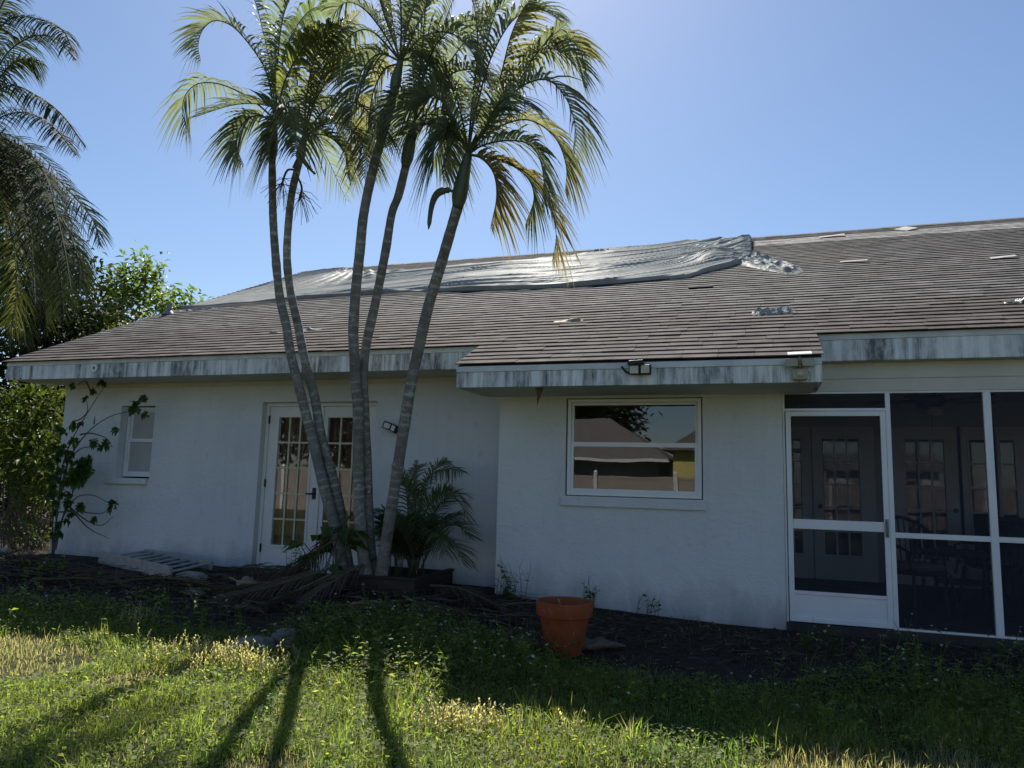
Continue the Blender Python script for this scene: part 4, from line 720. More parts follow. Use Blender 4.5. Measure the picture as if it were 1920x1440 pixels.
# ------------------------------------------------------------------ palms
def frond(pts, n, Lm, wd, vang, droop, roll_, mat, parent, tint, name='frond', rr=.012, start=.14, seg=4, jit=.18, fwd=.55, tip=.35):
    """one pinnate leaf: stalk plus ranks of leaflets"""
    Q = cr(pts, n+1); k = len(Q); m = MB(); m.mi = 1; m.col = (1, 1, 1)
    m.tube(Q[::2] if (k-1) % 2 == 0 else Q, [rr*(1-.85*i_/max(1, len(Q[::2])-1)) for i_ in range(len(Q[::2]))] if (k-1) % 2 == 0 else rr*.6, 5, False)
    m.mi = 0
    bn = Vector((0, 0, 0))
    for i_ in range(1, k-1): bn += (Q[i_]-Q[i_-1]).cross(Q[i_+1]-Q[i_])
    if bn.length < 1e-5: bn = (Q[-1]-Q[0]).cross(Vector((0, 0, 1)))
    bn.normalize(); down = Vector((0, 0, -1))
    for i_ in range(int(k*start), k):
        t = (Q[min(i_+1, k-1)]-Q[max(i_-1, 0)]).normalized(); S = (bn-t*bn.dot(t)).normalized(); Nn = S.cross(t)
        # Nn away from the inside of the bend
        rm = Matrix.Rotation(roll_, 3, t); S = rm @ S; Nn = rm @ Nn; u = i_/(k-1)
        prof = (.45+.55*math.sin(PI*min(1, (u-start)/(1-start)*.85+.12)))*(1 if u < .85 else lerp(1, tip, (u-.85)/.15))
        for sg in (-1, 1):
            if rnd.random() < .04: continue
            va = vang+rnd.uniform(-jit, jit); f_ = fwd+.5*u+rnd.uniform(-.12, .12)
            d = (S*sg*math.cos(va)-Nn*math.sin(va)+t*f_).normalized(); L = Lm*prof*rnd.uniform(.85, 1.08); dr = droop*rnd.uniform(.7, 1.35)
            wv = (t-d*t.dot(d)).normalized(); tv = rnd.uniform(.75, 1.2); m.col = (tint[0]*tv, tint[1]*tv, tint[2]*tv)
            vs_ = []
            for j_ in range(seg+1):
                s = j_/seg; p = Q[i_]+d*L*s+down*dr*L*s*s; ww = wd*prof**.5*(.55+.45*math.sin(PI*min(1, s*1.15+.12))) if s < 1 else wd*.08
                if s > .7 and s < 1: ww *= .8
                vs_ += [p-wv*ww/2, p+wv*ww/2]
            m.add(vs_, [(2*j_, 2*j_+1, 2*j_+3, 2*j_+2) for j_ in range(seg)])
    return m.build(name, [mat, MAT['rach']], parent)

def palm_trunk(pts, r0, r1, parent, n=12):
    pts = [Vector(p) for p in pts]; p0 = pts[0]
    if p0.z > gz(p0.x, p0.y)-.1:
        d = (pts[0]-pts[1]); d = d/max(.05, -d.z if d.z < 0 else .05); pts = [Vector((p0.x+d.x*.25, p0.y, gz(p0.x, p0.y)-.12))]+pts
    Q = cr(pts, 620); L = 0; m = MB(); rings = []; nxt = .05; ref = Vector((1, 0, 0)); vs_ = []
    tot = sum((Q[i_+1]-Q[i_]).length for i_ in range(len(Q)-1)); step = .085
    for i_, p in enumerate(Q):
        if i_: L += (p-Q[i_-1]).length
        u = L/tot; step = lerp(.075, .10, u)
        ph = ((L+.035*noise.noise((L*1.7, p.x*9, 5)))/step) % 1.0; ring = math.exp(-((ph-.5)/.11)**2)
        r = lerp(r0, r1, u**.7)*(1+.35*math.exp(-L/.22))*(1+.035*ring)+.0045*noise.noise((L*5, p.x, 2))
        t = (Q[min(i_+1, len(Q)-1)]-Q[max(i_-1, 0)]).normalized(); a1 = (ref-t*ref.dot(t)).normalized(); a2 = t.cross(a1)
        light = 1+1.25*ring*max(0, .55+noise.noise((L*2.2, p.y*3, 7))); cc = (light, light, light*.97)
        for j_ in range(n):
            a = 2*PI*j_/n; vs_.append(p+(a1*math.cos(a)+a2*math.sin(a))*r); m.c.append(cc)
    m.v = [tuple(p) for p in vs_]; k = len(Q)
    m.f = [(i_*n+j_, i_*n+(j_+1) % n, (i_+1)*n+(j_+1) % n, (i_+1)*n+j_) for i_ in range(k-1) for j_ in range(n)]+[tuple((k-1)*n+j_ for j_ in range(n))]
    m.m = [0]*len(m.f); m.build('trunk', MAT['bark'], parent, smooth=True)

palms = {
 'a': ('slender feather palm with the leftmost crown, leaning over the french doors', .068, .040),
 'b': ('slender feather palm second from left, seed stalks under its crown', .066, .039),
 'c': ('tall straight feather palm in the middle of the clump', .066, .046),
 'd': ('feather palm sharing its base with the tall middle palm, leaning right', .062, .042),
 'e': ('right-leaning feather palm with long drooping yellowed fronds', .062, .052)}
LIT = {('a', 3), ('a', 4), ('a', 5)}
for k, (lab, r0, r1) in palms.items():
    tp = DATA['trunk'][k]; p0 = Vector(tp[0]); t = thing('feather_palm', lab, 'palm tree', (p0.x, p0.y, gz(p0.x, p0.y)), 'clump of feather palms by the french doors')
    palm_trunk(tp, r0, r1, t)
    sh = DATA['shaft'][k]; m = MB(); q = cr(sh, 14); r_ = {'e': .076, 'a': .058, 'b': .054, 'c': .058, 'd': .066}[k]
    m.tube(q, [lerp(r1*1.02, r_, sst(0, .25, i_/13)) * (1 if i_ < 6 else lerp(1, .55, (i_-6)/7)) for i_ in range(14)], 14); m.build('crownshaft', MAT['shaft'], t, smooth=True)
    for fi, f in enumerate(DATA['frond'][k]):
        yel = rnd.random() < .2 or (k == 'e' and fi in (1, 2))
        tint = (1.6, 1.15, .8) if (k == 'e' and fi in (1, 2)) else ((1.25, 1.05, .8) if yel else (1, 1, 1))
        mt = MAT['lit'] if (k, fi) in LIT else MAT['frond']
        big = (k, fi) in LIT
        frond(f, 50, 0.55 if big else .44, .042 if big else .027, rnd.uniform(.45, .85), rnd.uniform(.5, 1.0), rnd.uniform(-.4, .4), mt, t, tint)
    base = Vector(sh[-1])
    for q in range(1):
        az = rnd.uniform(0, 2*PI); el = rnd.uniform(.7, 1.35); L = rnd.uniform(1.2, 1.6); d = Vector((math.cos(az)*math.cos(el), math.sin(az)*math.cos(el)*.9, math.sin(el))); h = Vector((math.cos(az), math.sin(az), 0))
        pts = [base+d*L*s*.75+h*L*.45*s*s+Vector((0, 0, -1))*L*.95*s**2.4*(.4+.6*math.cos(el)) for s in (0, .25, .5, .75, 1)]
        frond(pts, 46, .46, .026, rnd.uniform(.3, .7), rnd.uniform(.5, .95), rnd.uniform(-.4, .4), MAT['frond'], t, (1, 1, 1))
    if k == 'e':
        m = MB(); q = cr(DATA['spathe'][0], 20); m.tube(q, [.013+.017*math.sin(PI*min(1, i_/19*1.0))**2*(i_ > 7)+.008*(i_ > 9) if i_ < 19 else .004 for i_ in range(20)], 8); m.build('spathe', MAT['shaft'], t, smooth=True)
    if k == 'b':
        for q_ in DATA['inflor']:
            m = MB(); q = cr(q_, 10); m.tube(q, .012, 6)
            for z_ in range(26):
                p = q[rnd.randint(6, 9)]; d = Vector((rnd.uniform(-1, 1), rnd.uniform(-1, 1), rnd.uniform(-1.6, .2))).normalized(); m.tube([p, p+d*.13, p+d*.24+Vector((0, 0, -.07))], [.004, .003, .002], 4)
            m.build('seed_stalk', MAT['dry'], t)
        m = MB(); q = cr([Vector(DATA['inflor'][0][0])+Vector(v_) for v_ in ((.02, -.05, .0), (.14, -.1, .08), (.24, -.1, -.02), (.36, -.12, -.14))], 14); m.tube(q, [.012+.014*math.sin(PI*i_/13) for i_ in range(14)], 7); m.build('spathe', MAT['shaft'], t, smooth=True)

# the big queen palm at the far left
qt = DATA['qtrunk']; t = thing('queen_palm', 'large dark palm with long drooping fronds at the left edge', 'palm tree', (qt[0][0], qt[0][1], 0))
m = MB(); q = cr([(qt[0][0], qt[0][1], -.1)]+qt, 40); m.tube(q, [lerp(.24, .17, i_/39) for i_ in range(40)], 14); m.build('trunk', MAT['bark2'], t, smooth=True)
for fi, f in enumerate(DATA['qfrond']):
    dead = fi in (8, 13)
    frond(f, 105, .52, .030, rnd.uniform(-.1, .5), rnd.uniform(.45, .8), rnd.uniform(-.5, .5), MAT['qleaf'], t, (5.5, 4.2, 1.6) if dead else (1, 1, 1), rr=.022, start=.1, seg=3, jit=.6, fwd=.45)
qb = Vector(qt[-1])
for q in range(30):
    az = q*2.4; el = rnd.uniform(-.5, 1.0); L = rnd.uniform(2.4, 3.2); d = Vector((math.cos(az)*math.cos(el), math.sin(az)*math.cos(el), math.sin(el))); h = Vector((math.cos(az), math.sin(az), 0))
    pts = [qb+d*L*s*.6+h*L*.35*s*s+Vector((0, 0, -1))*L*.8*s**2.2 for s in (0, .25, .5, .75, 1)]
    frond(pts, 80, .5, .028, rnd.uniform(0, .5), rnd.uniform(.45, .8), rnd.uniform(-.5, .5), MAT['qleaf'], t, (3.2, 2.5, 1.1) if el < -.25 else (1, 1, 1), rr=.022, start=.1, seg=3, jit=.6, fwd=.45)

# small areca in the planter
t = thing('areca_palm', 'small bushy palm growing from the dark planter against the wall', 'palm', (-3.5, 7.35, .1), None)
for f in DATA['areca']:
    f = [(f[0][0], f[0][1], .12)]+f[1:]
    frond(f, 40, .30, .019, rnd.uniform(.2, .6), rnd.uniform(.2, .5), rnd.uniform(-.5, .5), MAT['frond'], t, (1, 1.05, .9), rr=.008, start=.25, seg=3)
for q in range(22):
    az = rnd.uniform(0, 2*PI); L = rnd.uniform(.6, 1.0); sp = rnd.uniform(.15, .75); b0 = Vector((-3.55+rnd.uniform(-.2, .2), 7.3+rnd.uniform(-.15, .15), .12)); h = Vector((math.cos(az)*.85, math.sin(az)*.45-.1, 0))
    pts = [b0+Vector((0, 0, 1))*L*(s-.42*sp*s*s*1.3)+h*L*sp*s**1.5 for s in (0, .3, .6, .85, 1)]
    frond(pts, 34, .27, .018, rnd.uniform(.2, .6), rnd.uniform(.2, .5), rnd.uniform(-.5, .5), MAT['frond'], t, (.9, .95, .85), rr=.007, start=.3, seg=3)

# ------------------------------------------------------------------ leafy plants
def leafcard(m, p, d, L, wd, tint, fold=.25, droop=.25):
    d = d.normalized(); s = d.cross(Vector((0, 0, 1)))
    if s.length < .1: s = Vector((1, 0, 0))
    s.normalize(); s = Matrix.Rotation(rnd.uniform(-.8, .8), 3, d) @ s; n_ = s.cross(d); m.col = tint
    a = p+d*L*.5-Vector((0, 0, droop*L*.25)); e = p+d*L-Vector((0, 0, droop*L))
    m.add([p, a+s*wd/2+n_*wd*fold, a, a-s*wd/2+n_*wd*fold, e], [(0, 2, 1), (0, 3, 2), (2, 4, 1), (3, 4, 2)])
def cloud(m, c, rad, n, L, tint, up=.3, shell=.55):
    """leaves in tufts spread through an uneven ellipsoid"""
    c = Vector(c); ntuft = max(6, n//9)
    for _ in range(ntuft):
        d = Vector((rnd.gauss(0, 1), rnd.gauss(0, 1), rnd.gauss(0, 1))).normalized(); r = rnd.uniform(shell, 1)*(1+.35*noise.noise(d*1.7+c))
        p = c+Vector((d.x*rad[0], d.y*rad[1], d.z*rad[2]))*r; b = rnd.uniform(.7, 1.25); warm = rnd.uniform(.9, 1.25)
        for _ in range(9):
            q = p+Vector((rnd.gauss(0, 1), rnd.gauss(0, 1), rnd.gauss(0, 1)))*L*.8
            dd = (d*.7+Vector((rnd.gauss(0, .7), rnd.gauss(0, .7), rnd.gauss(0, .5)+up))); v_ = b*rnd.uniform(.8, 1.2)
            leafcard(m, q, dd, L*rnd.uniform(.7, 1.2), L*.42, (tint[0]*v_*warm, tint[1]*v_, tint[2]*v_))
def tree(name, label, cat, base, limbs, clumps, L, tint, tr=.12, group=None, mat='leaf'):
    t = thing(name, label, cat, base, group); b = Vector(base)
    m = MB()
    for pts, r_ in limbs:
        q = cr([b+Vector(p) for p in pts], 14); m.tube(q, [lerp(r_, r_*.3, i_/13)*(1+.2*noise.noise((i_*.7, r_, 0))) for i_ in range(14)], 8)
    m.build('trunk', MAT['bark2'], t, smooth=True)
    m = MB()
    for c, rad, n in clumps: cloud(m, b+Vector(c), rad, n, L, tint)
    m.build('crown', MAT[mat], t)
    return t
tree('broadleaf_tree', 'bright green broadleaf tree rising behind the left roof end', 'tree', (-17.9, 17.2, 0), [([(0, 0, -.1), (.1, 0, 2.2), (0, .1, 5)], .16), ([(.05, 0, 2.5), (.9, 0, 4), (1.5, .2, 5.6)], .08), ([(.05, 0, 2.7), (-.7, .2, 4), (-1.1, 0, 5.4)], .08)],
     [((0, 0, 5.9), (1.15, 1.1, 1.0), 900), ((-.3, 0, 6.9), (.75, .7, .6), 480), ((.2, 0, 7.3), (.5, .5, .4), 200), ((1.2, 0, 5.5), (.9, .8, .9), 520), ((1.7, .1, 6.2), (.5, .5, .4), 200), ((-1.2, 0, 5.4), (.9, .8, .9), 480), ((.3, 0, 4.6), (1.8, 1.1, .9), 700)], .26, (1.0, 1.05, .9))
tree('yellow_green_shrub', 'yellow-green leafy shrub peeking over the left roof slope', 'shrub', (-13.7, 13.4, 0), [([(0, 0, -.1), (.1, 0, 1.5), (0, 0, 3.6)], .07)],
     [((-.6, 0, 4.0), (1.0, .8, .6), 620), ((.5, 0, 4.3), (1.0, .8, .45), 620), ((1.4, 0, 4.1), (.7, .7, .5), 400), ((-.2, 0, 3.0), (1.6, .8, .9), 500)], .15, (1.5, 1.35, .7))
tree('dark_tree', 'dark dense tree standing beyond the left eave', 'tree', (-14.8, 11.6, 0), [([(0, 0, -.1), (.1, 0, 2), (0, 0, 4)], .14)],
     [((.2, 0, 3.2), (1.6, 1.2, 1.2), 1300), ((.9, .2, 4.1), (1.1, .9, .7), 700), ((.4, 0, 1.8), (1.6, 1.1, 1.1), 900), ((-1.2, 0, 3), (1.4, 1.2, 1.6), 800), ((.1, -.2, .8), (1.7, 1.1, .8), 700), ((1.4, .3, 1.4), (1.0, .8, 1.2), 600), ((.2, .3, 4.6), (1.0, .8, .8), 600), ((-.8, .3, 5.4), (1.1, .9, 1.0), 900), ((2.6, -.6, 1.6), (1.1, .7, 1.5), 800)], .24, (1, 1, 1), mat='darkleaf')
tree('dark_tree', 'dark leafy tree far left behind the drooping palm', 'tree', (-17.5, 13.5, 0), [([(0, 0, -.1), (.1, 0, 2), (0, 0, 4)], .14)],
     [((0, 0, 4.2), (2.0, 1.5, 1.6), 1300), ((.6, 0, 2.2), (2.0, 1.3, 1.5), 1000), ((-1, 0, 1), (2, 1.3, 1), 700), ((1.5, 0, 5.2), (1.8, 1.2, 1.5), 1000), ((2.5, 0, 3.5), (1.5, 1.2, 1.5), 900)], .22, (1, 1, 1), mat='darkleaf')
t = tree('green_shrub', 'tall green shrub at the left corner of the house with sunlit top leaves', 'shrub', (-10.35, 8.2, .02), [([(.1*k-.25, .05*k, -.05), (.16*k-.4, 0, .7), (.28*k-.6, .1, 1.7)], .018) for k in range(6)],
     [((-.1, 0, 1.95), (.62, .5, .38), 620), ((.1, 0, 2.2), (.35, .4, .25), 260), ((-.55, 0, 1.75), (.45, .5, .4), 380), ((.0, 0, 1.45), (.7, .5, .4), 640), ((.35, -.1, 1.3), (.4, .4, .4), 300), ((-.5, 0, 1.1), (.7, .5, .3), 420), ((.45, -.2, 1.75), (.3, .3, .35), 160), ((.3, .0, .95), (.5, .4, .25), 200), ((.85, -.4, 1.3), (.30, .3, .45), 260), ((.8, -.4, .8), (.38, .3, .32), 170), ((.2, 0, .35), (.6, .4, .25), 160)], .135, (1.0, 1.1, .8), mat='shrubleaf')
m = MB()
for k in range(90):
    p = Vector((-10.35+rnd.uniform(-.9, 1.0), 8.0+rnd.uniform(-.4, .4), .05)); d = Vector((rnd.gauss(0, .45), rnd.gauss(0, .3), 1)); L = rnd.uniform(.5, 1.2)
    m.tube(cr([p, p+d*L*.5+Vector((rnd.gauss(0, .08), 0, 0)), p+d*L+Vector((rnd.gauss(0, .2), 0, -.1))], 6), [.006, .006, .005, .004, .003, .002], 4)
m.build('bare_twigs', MAT['twig'], t)

t = thing('sapling', 'spindly sapling with hand-shaped leaves sprawling across the left wall', 'sapling', (-9.2, 7.35, .05))
m = MB()
for v_ in DATA['vine']:
    q = cr(v_, 26); m.tube(q, [lerp(.011, .003, i_/25) for i_ in range(26)], 6)
m.build('stems', MAT['twig'], t, smooth=True)
for x, y, z, s in DATA['vleaf']:
    m = MB(); p = Vector((x, y+rnd.uniform(-.08, .05), z))
    for _ in range(3):
        q = p; a0 = rnd.uniform(0, 6)
        for k in range(5):
            a = a0+(k-2)*.72; d = Vector((math.cos(a), rnd.uniform(-.5, .2), math.sin(a)*.8-.1)); v_ = rnd.uniform(.75, 1.15); leafcard(m, q, d, s*.62*rnd.uniform(.6, 1), s*.32, (.8*v_, .92*v_, .85*v_))
    m.build('leaf_cluster', MAT['leaf'], t)

t = thing('broadleaf_plant', 'low plant with broad glossy leaves at the foot of the palms', 'plant', (-4.25, 6.75, .03))
for k in range(16):
    az = rnd.uniform(0, 2*PI); p = Vector((-4.25+rnd.uniform(-.12, .2), 6.72+rnd.uniform(-.1, .1), .05)); h = Vector((math.cos(az)*.26, math.sin(az)*.2-.05, rnd.uniform(.25, .85))); e = p+h
    m = MB(); m.mi = 1; m.tube([p, p+h*.6+Vector((0, 0, .06)), e], .005, 4, False); m.mi = 0
    for q_ in (-.5, 0, .5): leafcard(m, e, Vector((math.cos(az+q_), math.sin(az+q_), -.1)), .20, .11, (.7, .85, .8), .12, .35)
    m.build('leaf', [MAT['leaf'], MAT['stem']], t)

# ------------------------------------------------------------------ planter, pot and things lying about
t = thing('planter_box', 'low dark wooden planter box holding the small palm', 'planter', (-3.6, 7.2, 0))
px0, px1, py0, py1, pz0, pz1 = -4.05, -3.22, 6.78, 7.72, -.04, .20
for nm, a_ in (('front_board', (px0, px1, py0, py0+.03, pz0, pz1)), ('side_board', (px0, px0+.03, py0+.03, py1, pz0, pz1)), ('side_board', (px1-.03, px1, py0+.03, py1, pz0, pz1)), ('back_board', (px0, px1, py1, py1+.03, pz0, pz1))):
    B(*a_).build(nm, MAT['wood'], t, bevel=.004)
m = frame_ring(0, 1, 0, 1, 0, 1, .1); m = MB(); m.box(px0-.02, px1+.02, py0-.02, py0+.045, pz1, pz1+.025); m.box(px0-.02, px0+.045, py0+.045, py1+.03, pz1, pz1+.025); m.box(px1-.045, px1+.02, py0+.045, py1+.03, pz1, pz1+.025)
m.build('rim', MAT['wood'], t, bevel=.006)
m = MB(); n_ = 14; vv = [(lerp(px0+.03, px1-.03, a/n_), lerp(py0+.03, py1, b/n_), .13+.04*noise.noise((a*.6, b*.6, 2))) for a in range(n_+1) for b in range(n_+1)]
m.add(vv, [(a*(n_+1)+b, (a+1)*(n_+1)+b, (a+1)*(n_+1)+b+1, a*(n_+1)+b+1) for a in range(n_) for b in range(n_)]); m.build('soil', MAT['soil'], t)

pc = (-1.435, 5.75); pz = gz(*pc)-.01
t = thing('flower_pot', 'large terracotta flower pot standing in front of the window wall', 'flower pot', (*pc, pz))
m = MB(); m.lathe(pc[0], pc[1], [(0, pz), (.125, pz), (.135, pz+0.01), (.195, pz+0.285), (.200, pz+0.292)], 48); m.build('body', MAT['terra'], t, smooth=True)
m = MB(); m.lathe(pc[0], pc[1], [(.200, pz+0.288), (.213, pz+0.29), (.219, pz+0.298), (.224, pz+0.392), (.220, pz+0.402), (.208, pz+0.404), (.200, pz+0.398), (.192, pz+0.3), (.185, pz+0.25)], 48); m.build('rim', MAT['terra'], t, smooth=True)
m = MB(); n_ = 24; vv = [(pc[0], pc[1], pz+0.36)]+[(pc[0]+r*math.cos(2*PI*k/n_), pc[1]+r*math.sin(2*PI*k/n_), pz+0.345+.02*noise.noise((r*9, k*.8, 3))) for r in (.07, .13, .194) for k in range(n_)]
m.add(vv, [(0, 1+k, 1+(k+1) % n_) for k in range(n_)]+[(1+q*n_+k, 1+(q+1)*n_+k, 1+(q+1)*n_+(k+1) % n_, 1+q*n_+(k+1) % n_) for q in (0, 1) for k in range(n_)]); m.build('soil', MAT['soil'], t)
m = MB(); m.tube([(-1.475, 5.71, pz+0.35), (-1.465, 5.70, pz+0.4), (-1.475, 5.69, pz+0.42)], .004, 5); m.tube([(-1.455, 5.73, pz+0.35), (-1.475, 5.73, pz+0.41)], .004, 5); m.build('dry_stalk', MAT['husk'], t)

def sheath(c, L, wd, ang, label, mat='husk', seed=0, curl=1.0, name='palm_sheath', cat='palm sheath', group='fallen palm sheaths', lift=0):
    """a curled dry leaf base: an open half-pipe, tapering"""
    m = MB(); na, nb = 16, 9; c = Vector((c[0], c[1], gz(c[0], c[1])+.01+lift)); vv = []
    for a in range(na):
        u = a/(na-1); ww = wd*(.55+.45*math.sin(PI*min(1, u*.9+.15)))*(1-.5*u*u)
        for b in range(nb):
            q = (b/(nb-1)-.5)*2; an = q*1.25*curl
            p = Vector(((u-.5)*L, ww*math.sin(an)/1.2, ww*(1-math.cos(an))*.8+.05*L*math.sin(PI*u+seed)*.6+.02*noise.noise((u*5, q*3, seed))))
            vv.append(Matrix.Rotation(ang, 3, 'Z') @ p+c)
    m.add(vv, [(a*nb+b, (a+1)*nb+b, (a+1)*nb+b+1, a*nb+b+1) for a in range(na-1) for b in range(nb-1)])
    o = m.build(name, MAT[mat], smooth=True); s_ = o.modifiers.new('thick', 'SOLIDIFY'); s_.thickness = .006
    return tag(o, label, cat, group)
sheath((-5.2, 6.75), .46, .13, -.5, 'curled tan palm sheath lying below the french doors', seed=1)
sheath((-5.0, 6.7), .40, .12, .9, 'dry orange-brown palm sheath propped beside the tan one under the doors', seed=2, lift=.02)
sheath((-4.55, 5.98), .26, .11, .4, 'short grey curled palm sheath in the litter below the palms', 'deadwood', 3)
sheath((-3.45, 6.4), .44, .13, .1, 'pale arched palm sheath in front of the planter', 'husk', .2, .7)
sheath((-1.16, 5.95), .34, .13, .5, 'brown curled leaf base lying right of the terracotta pot', 'deadwood', 5)
sheath((-3.05, 4.55), .22, .05, 1.2, 'small pale curled sheath in the grass between the trunk shadows', 'bone', 2, .8)
def rock(c, r, label, mat, seed):
    bm = bmesh.new(); bmesh.ops.create_icosphere(bm, subdivisions=4, radius=1)
    for v_ in bm.verts:
        d = v_.co.copy(); k = 1+.30*noise.noise(d*1.3+Vector((seed, 0, 0)))+.08*noise.noise(d*4+Vector((seed, 3, 0))); v_.co = Vector((d.x*r[0], d.y*r[1], d.z*r[2]))*k
    me = bpy.data.meshes.new('stone'); bm.to_mesh(me); bm.free(); me.materials.append(MAT[mat]); me.polygons.foreach_set('use_smooth', [True]*len(me.polygons))
    o = bpy.data.objects.new('stone', me); C.objects.link(o); o.location = (c[0], c[1], gz(c[0], c[1])+r[2]*.45); o.rotation_euler = (0, 0, seed)
    tag(o, label, 'stone', 'stones in the planting bed')
rock((-5.85, 6.72), (.20, .11, .075), 'long pale stone just in front of the slatted frame', 'stone', .2)
rock((-3.62, 5.25), (.15, .10, .09), 'pale mossy stone at the head of the trunk shadows', 'stone2', 2.3)
rock((-3.75, 5.02), (.20, .12, .08), 'dark flat stone in the weeds left of the pale mossy one', 'stone2', 4.1)
rock((-5.45, 6.3), (.12, .08, .04), 'small half-buried stone in the dark litter', 'stone', 6.1)

t = thing('slatted_frame', 'fallen white slatted wooden frame lying against the wall', 'frame', (-6.9, 7.2, .05))
o0 = Vector((-7.72, 7.20, .075)); ux = Vector((1.72, -.66, -.02)); vy = Vector((-.02, .62, .03)); hz = Vector((0, 0, .135)); un = ux.normalized(); vn = vy.normalized()
m = MB(); m.obox(o0, ux, vn*.035, hz); m.build('front_rail', MAT['whitew'], t, bevel=.004)
m = MB(); m.obox(o0-vn*.02+un*.02, ux*.96, vn*.02, Vector((0, 0, .03))); m.build('batten', MAT['whitew'], t, bevel=.003)
m = MB(); m.obox(o0+vy+vn*.03, ux, vn*.035, hz*.7); m.build('rear_rail', MAT['whitew'], t, bevel=.004)
for k in range(8):
    p = o0+ux*(.05+k*.125)+vn*.035+Vector((0, 0, .055)); m = MB(); m.obox(p, un*.075, vy*.97, Vector((0, 0, .016))); m.build('slat', MAT['slat'], t, bevel=.003)
m = MB(); m.tube(cr([(-10.4, 7.35, gz(-10.4, 7.35)+.04), (-9.9, 7.38, gz(-9.9, 7.38)+.06), (-9.35, 7.3, gz(-9.35, 7.3)+.07)], 10), .035, 9); tag(m.build('log', MAT['stone']), 'pale log lying at the foot of the left shrub', 'log')
m = MB(); m.bar((-9.3, 6.6, gz(-9.3, 6.6)+.02), (-6.6, 6.75, gz(-6.6, 6.75)+.02), .09, .025); tag(m.build('plank', MAT['deadwood']), 'dark weathered plank half buried in the bed at left', 'plank')

# dead fronds heaped round the palms
dl = ['grey dead frond draped over the planter front', 'dead frond sprawling left of the palm bases', 'dead frond trailing toward the stones', 'brown dead frond propped against the leaning trunks', 'dead frond lying along the foot of the wall', 'grey dead frond across the middle of the bed', 'dead frond lying right of the planter', 'dead frond at the far left of the bed', 'dead frond below the slatted frame', 'brown dead frond leaning on the palm bases from the left', 'long dead frond under the other litter', 'dead frond fallen flat before the wall corner']
dp = [((-3.75, 6.95, .3), (-3.9, 6.5, .18), (-4.1, 6.1, .0)), ((-4.0, 6.6, .25), (-4.5, 6.35, .12), (-5.0, 6.0, .02)), ((-4.0, 6.5, .2), (-4.3, 6.1, .08), (-4.7, 5.6, .0)), ((-3.95, 6.75, .75), (-4.4, 6.9, .38), (-4.75, 7.0, .08)),
      ((-5.9, 7.4, .03), (-5.4, 7.35, .05), (-4.8, 7.4, .04)), ((-6.6, 6.2, .02), (-5.8, 6.35, .08), (-4.9, 6.3, .03)), ((-3.1, 6.9, .1), (-2.7, 6.75, .12), (-2.2, 6.6, .0)), ((-8.9, 6.5, .05), (-8.0, 6.6, .08), (-7.1, 6.6, .04)),
      ((-7.4, 6.1, .02), (-6.7, 6.2, .06), (-5.9, 6.1, .02)), ((-4.0, 6.7, .55), (-4.45, 6.65, .3), (-4.95, 6.6, .08)), ((-4.5, 6.5, .12), (-5.2, 6.3, .06), (-6.0, 6.2, .03)), ((-3.2, 6.5, .06), (-2.8, 6.3, .06), (-2.3, 6.15, .0))]
for lab, pp in zip(dl, dp):
    p = [Vector((x, y, max(z, 0)+gz(x, y)+.03)) for x, y, z in pp]; t = thing('dead_frond', lab, 'dead frond', p[0], 'dead fronds in the bed under the palms')
    frond(p, 34, .30, .014, rnd.uniform(-.1, .4), .35, rnd.uniform(-.3, .3), MAT['dry'], t, (rnd.uniform(.45, .9),)*3, 'leaflets', rr=.016, start=.15, seg=3, jit=.5, fwd=1.6)
m = MB()
for k in range(2600):
    x, y = rnd.uniform(-9.6, -2.2), rnd.gauss(6.55, .45)
    if y > 7.6 or y < 5.6: continue
    a = rnd.gauss(0, .5); L = rnd.uniform(.15, .6); z = gz(x, y)+rnd.uniform(.004, .05); d = Vector((math.cos(a), math.sin(a), rnd.gauss(0, .08))); s_ = Vector((-math.sin(a), math.cos(a), rnd.gauss(0, .3)))*rnd.uniform(.008, .02); v_ = rnd.uniform(.3, 1.15); m.col = (v_, v_*.97, v_*.95)
    p = Vector((x, y, z)); m.add([p-s_/2, p+s_/2, p+d*L/2+s_/2+Vector((0, 0, .02)), p+d*L/2-s_/2+Vector((0, 0, .02)), p+d*L], [(0, 1, 2, 3), (3, 2, 4)])
for k in range(2200):
    x, y = rnd.uniform(-2.5, 2.8), rnd.gauss(6.6, .5)
    if y > 7.25 or y < 5.3: continue
    a = rnd.uniform(0, 6.3); L = rnd.uniform(.04, .16); d = Vector((math.cos(a), math.sin(a), rnd.gauss(0, .1))); s_ = Vector((-math.sin(a), math.cos(a), .2))*rnd.uniform(.006, .02); v_ = rnd.uniform(.25, 1.0)**1.6*1.3; m.col = (v_, v_*.95, v_*.9); p = Vector((x, y, gz(x, y)+.008))
    m.add([p-s_/2, p+s_/2, p+d*L/2+s_/2, p+d*L/2-s_/2, p+d*L], [(0, 1, 2, 3), (3, 2, 4)])
tag(m.build('leaf_litter', MAT['dry']), 'dark dead leaf litter covering the bed along the house', 'litter', kind='stuff')

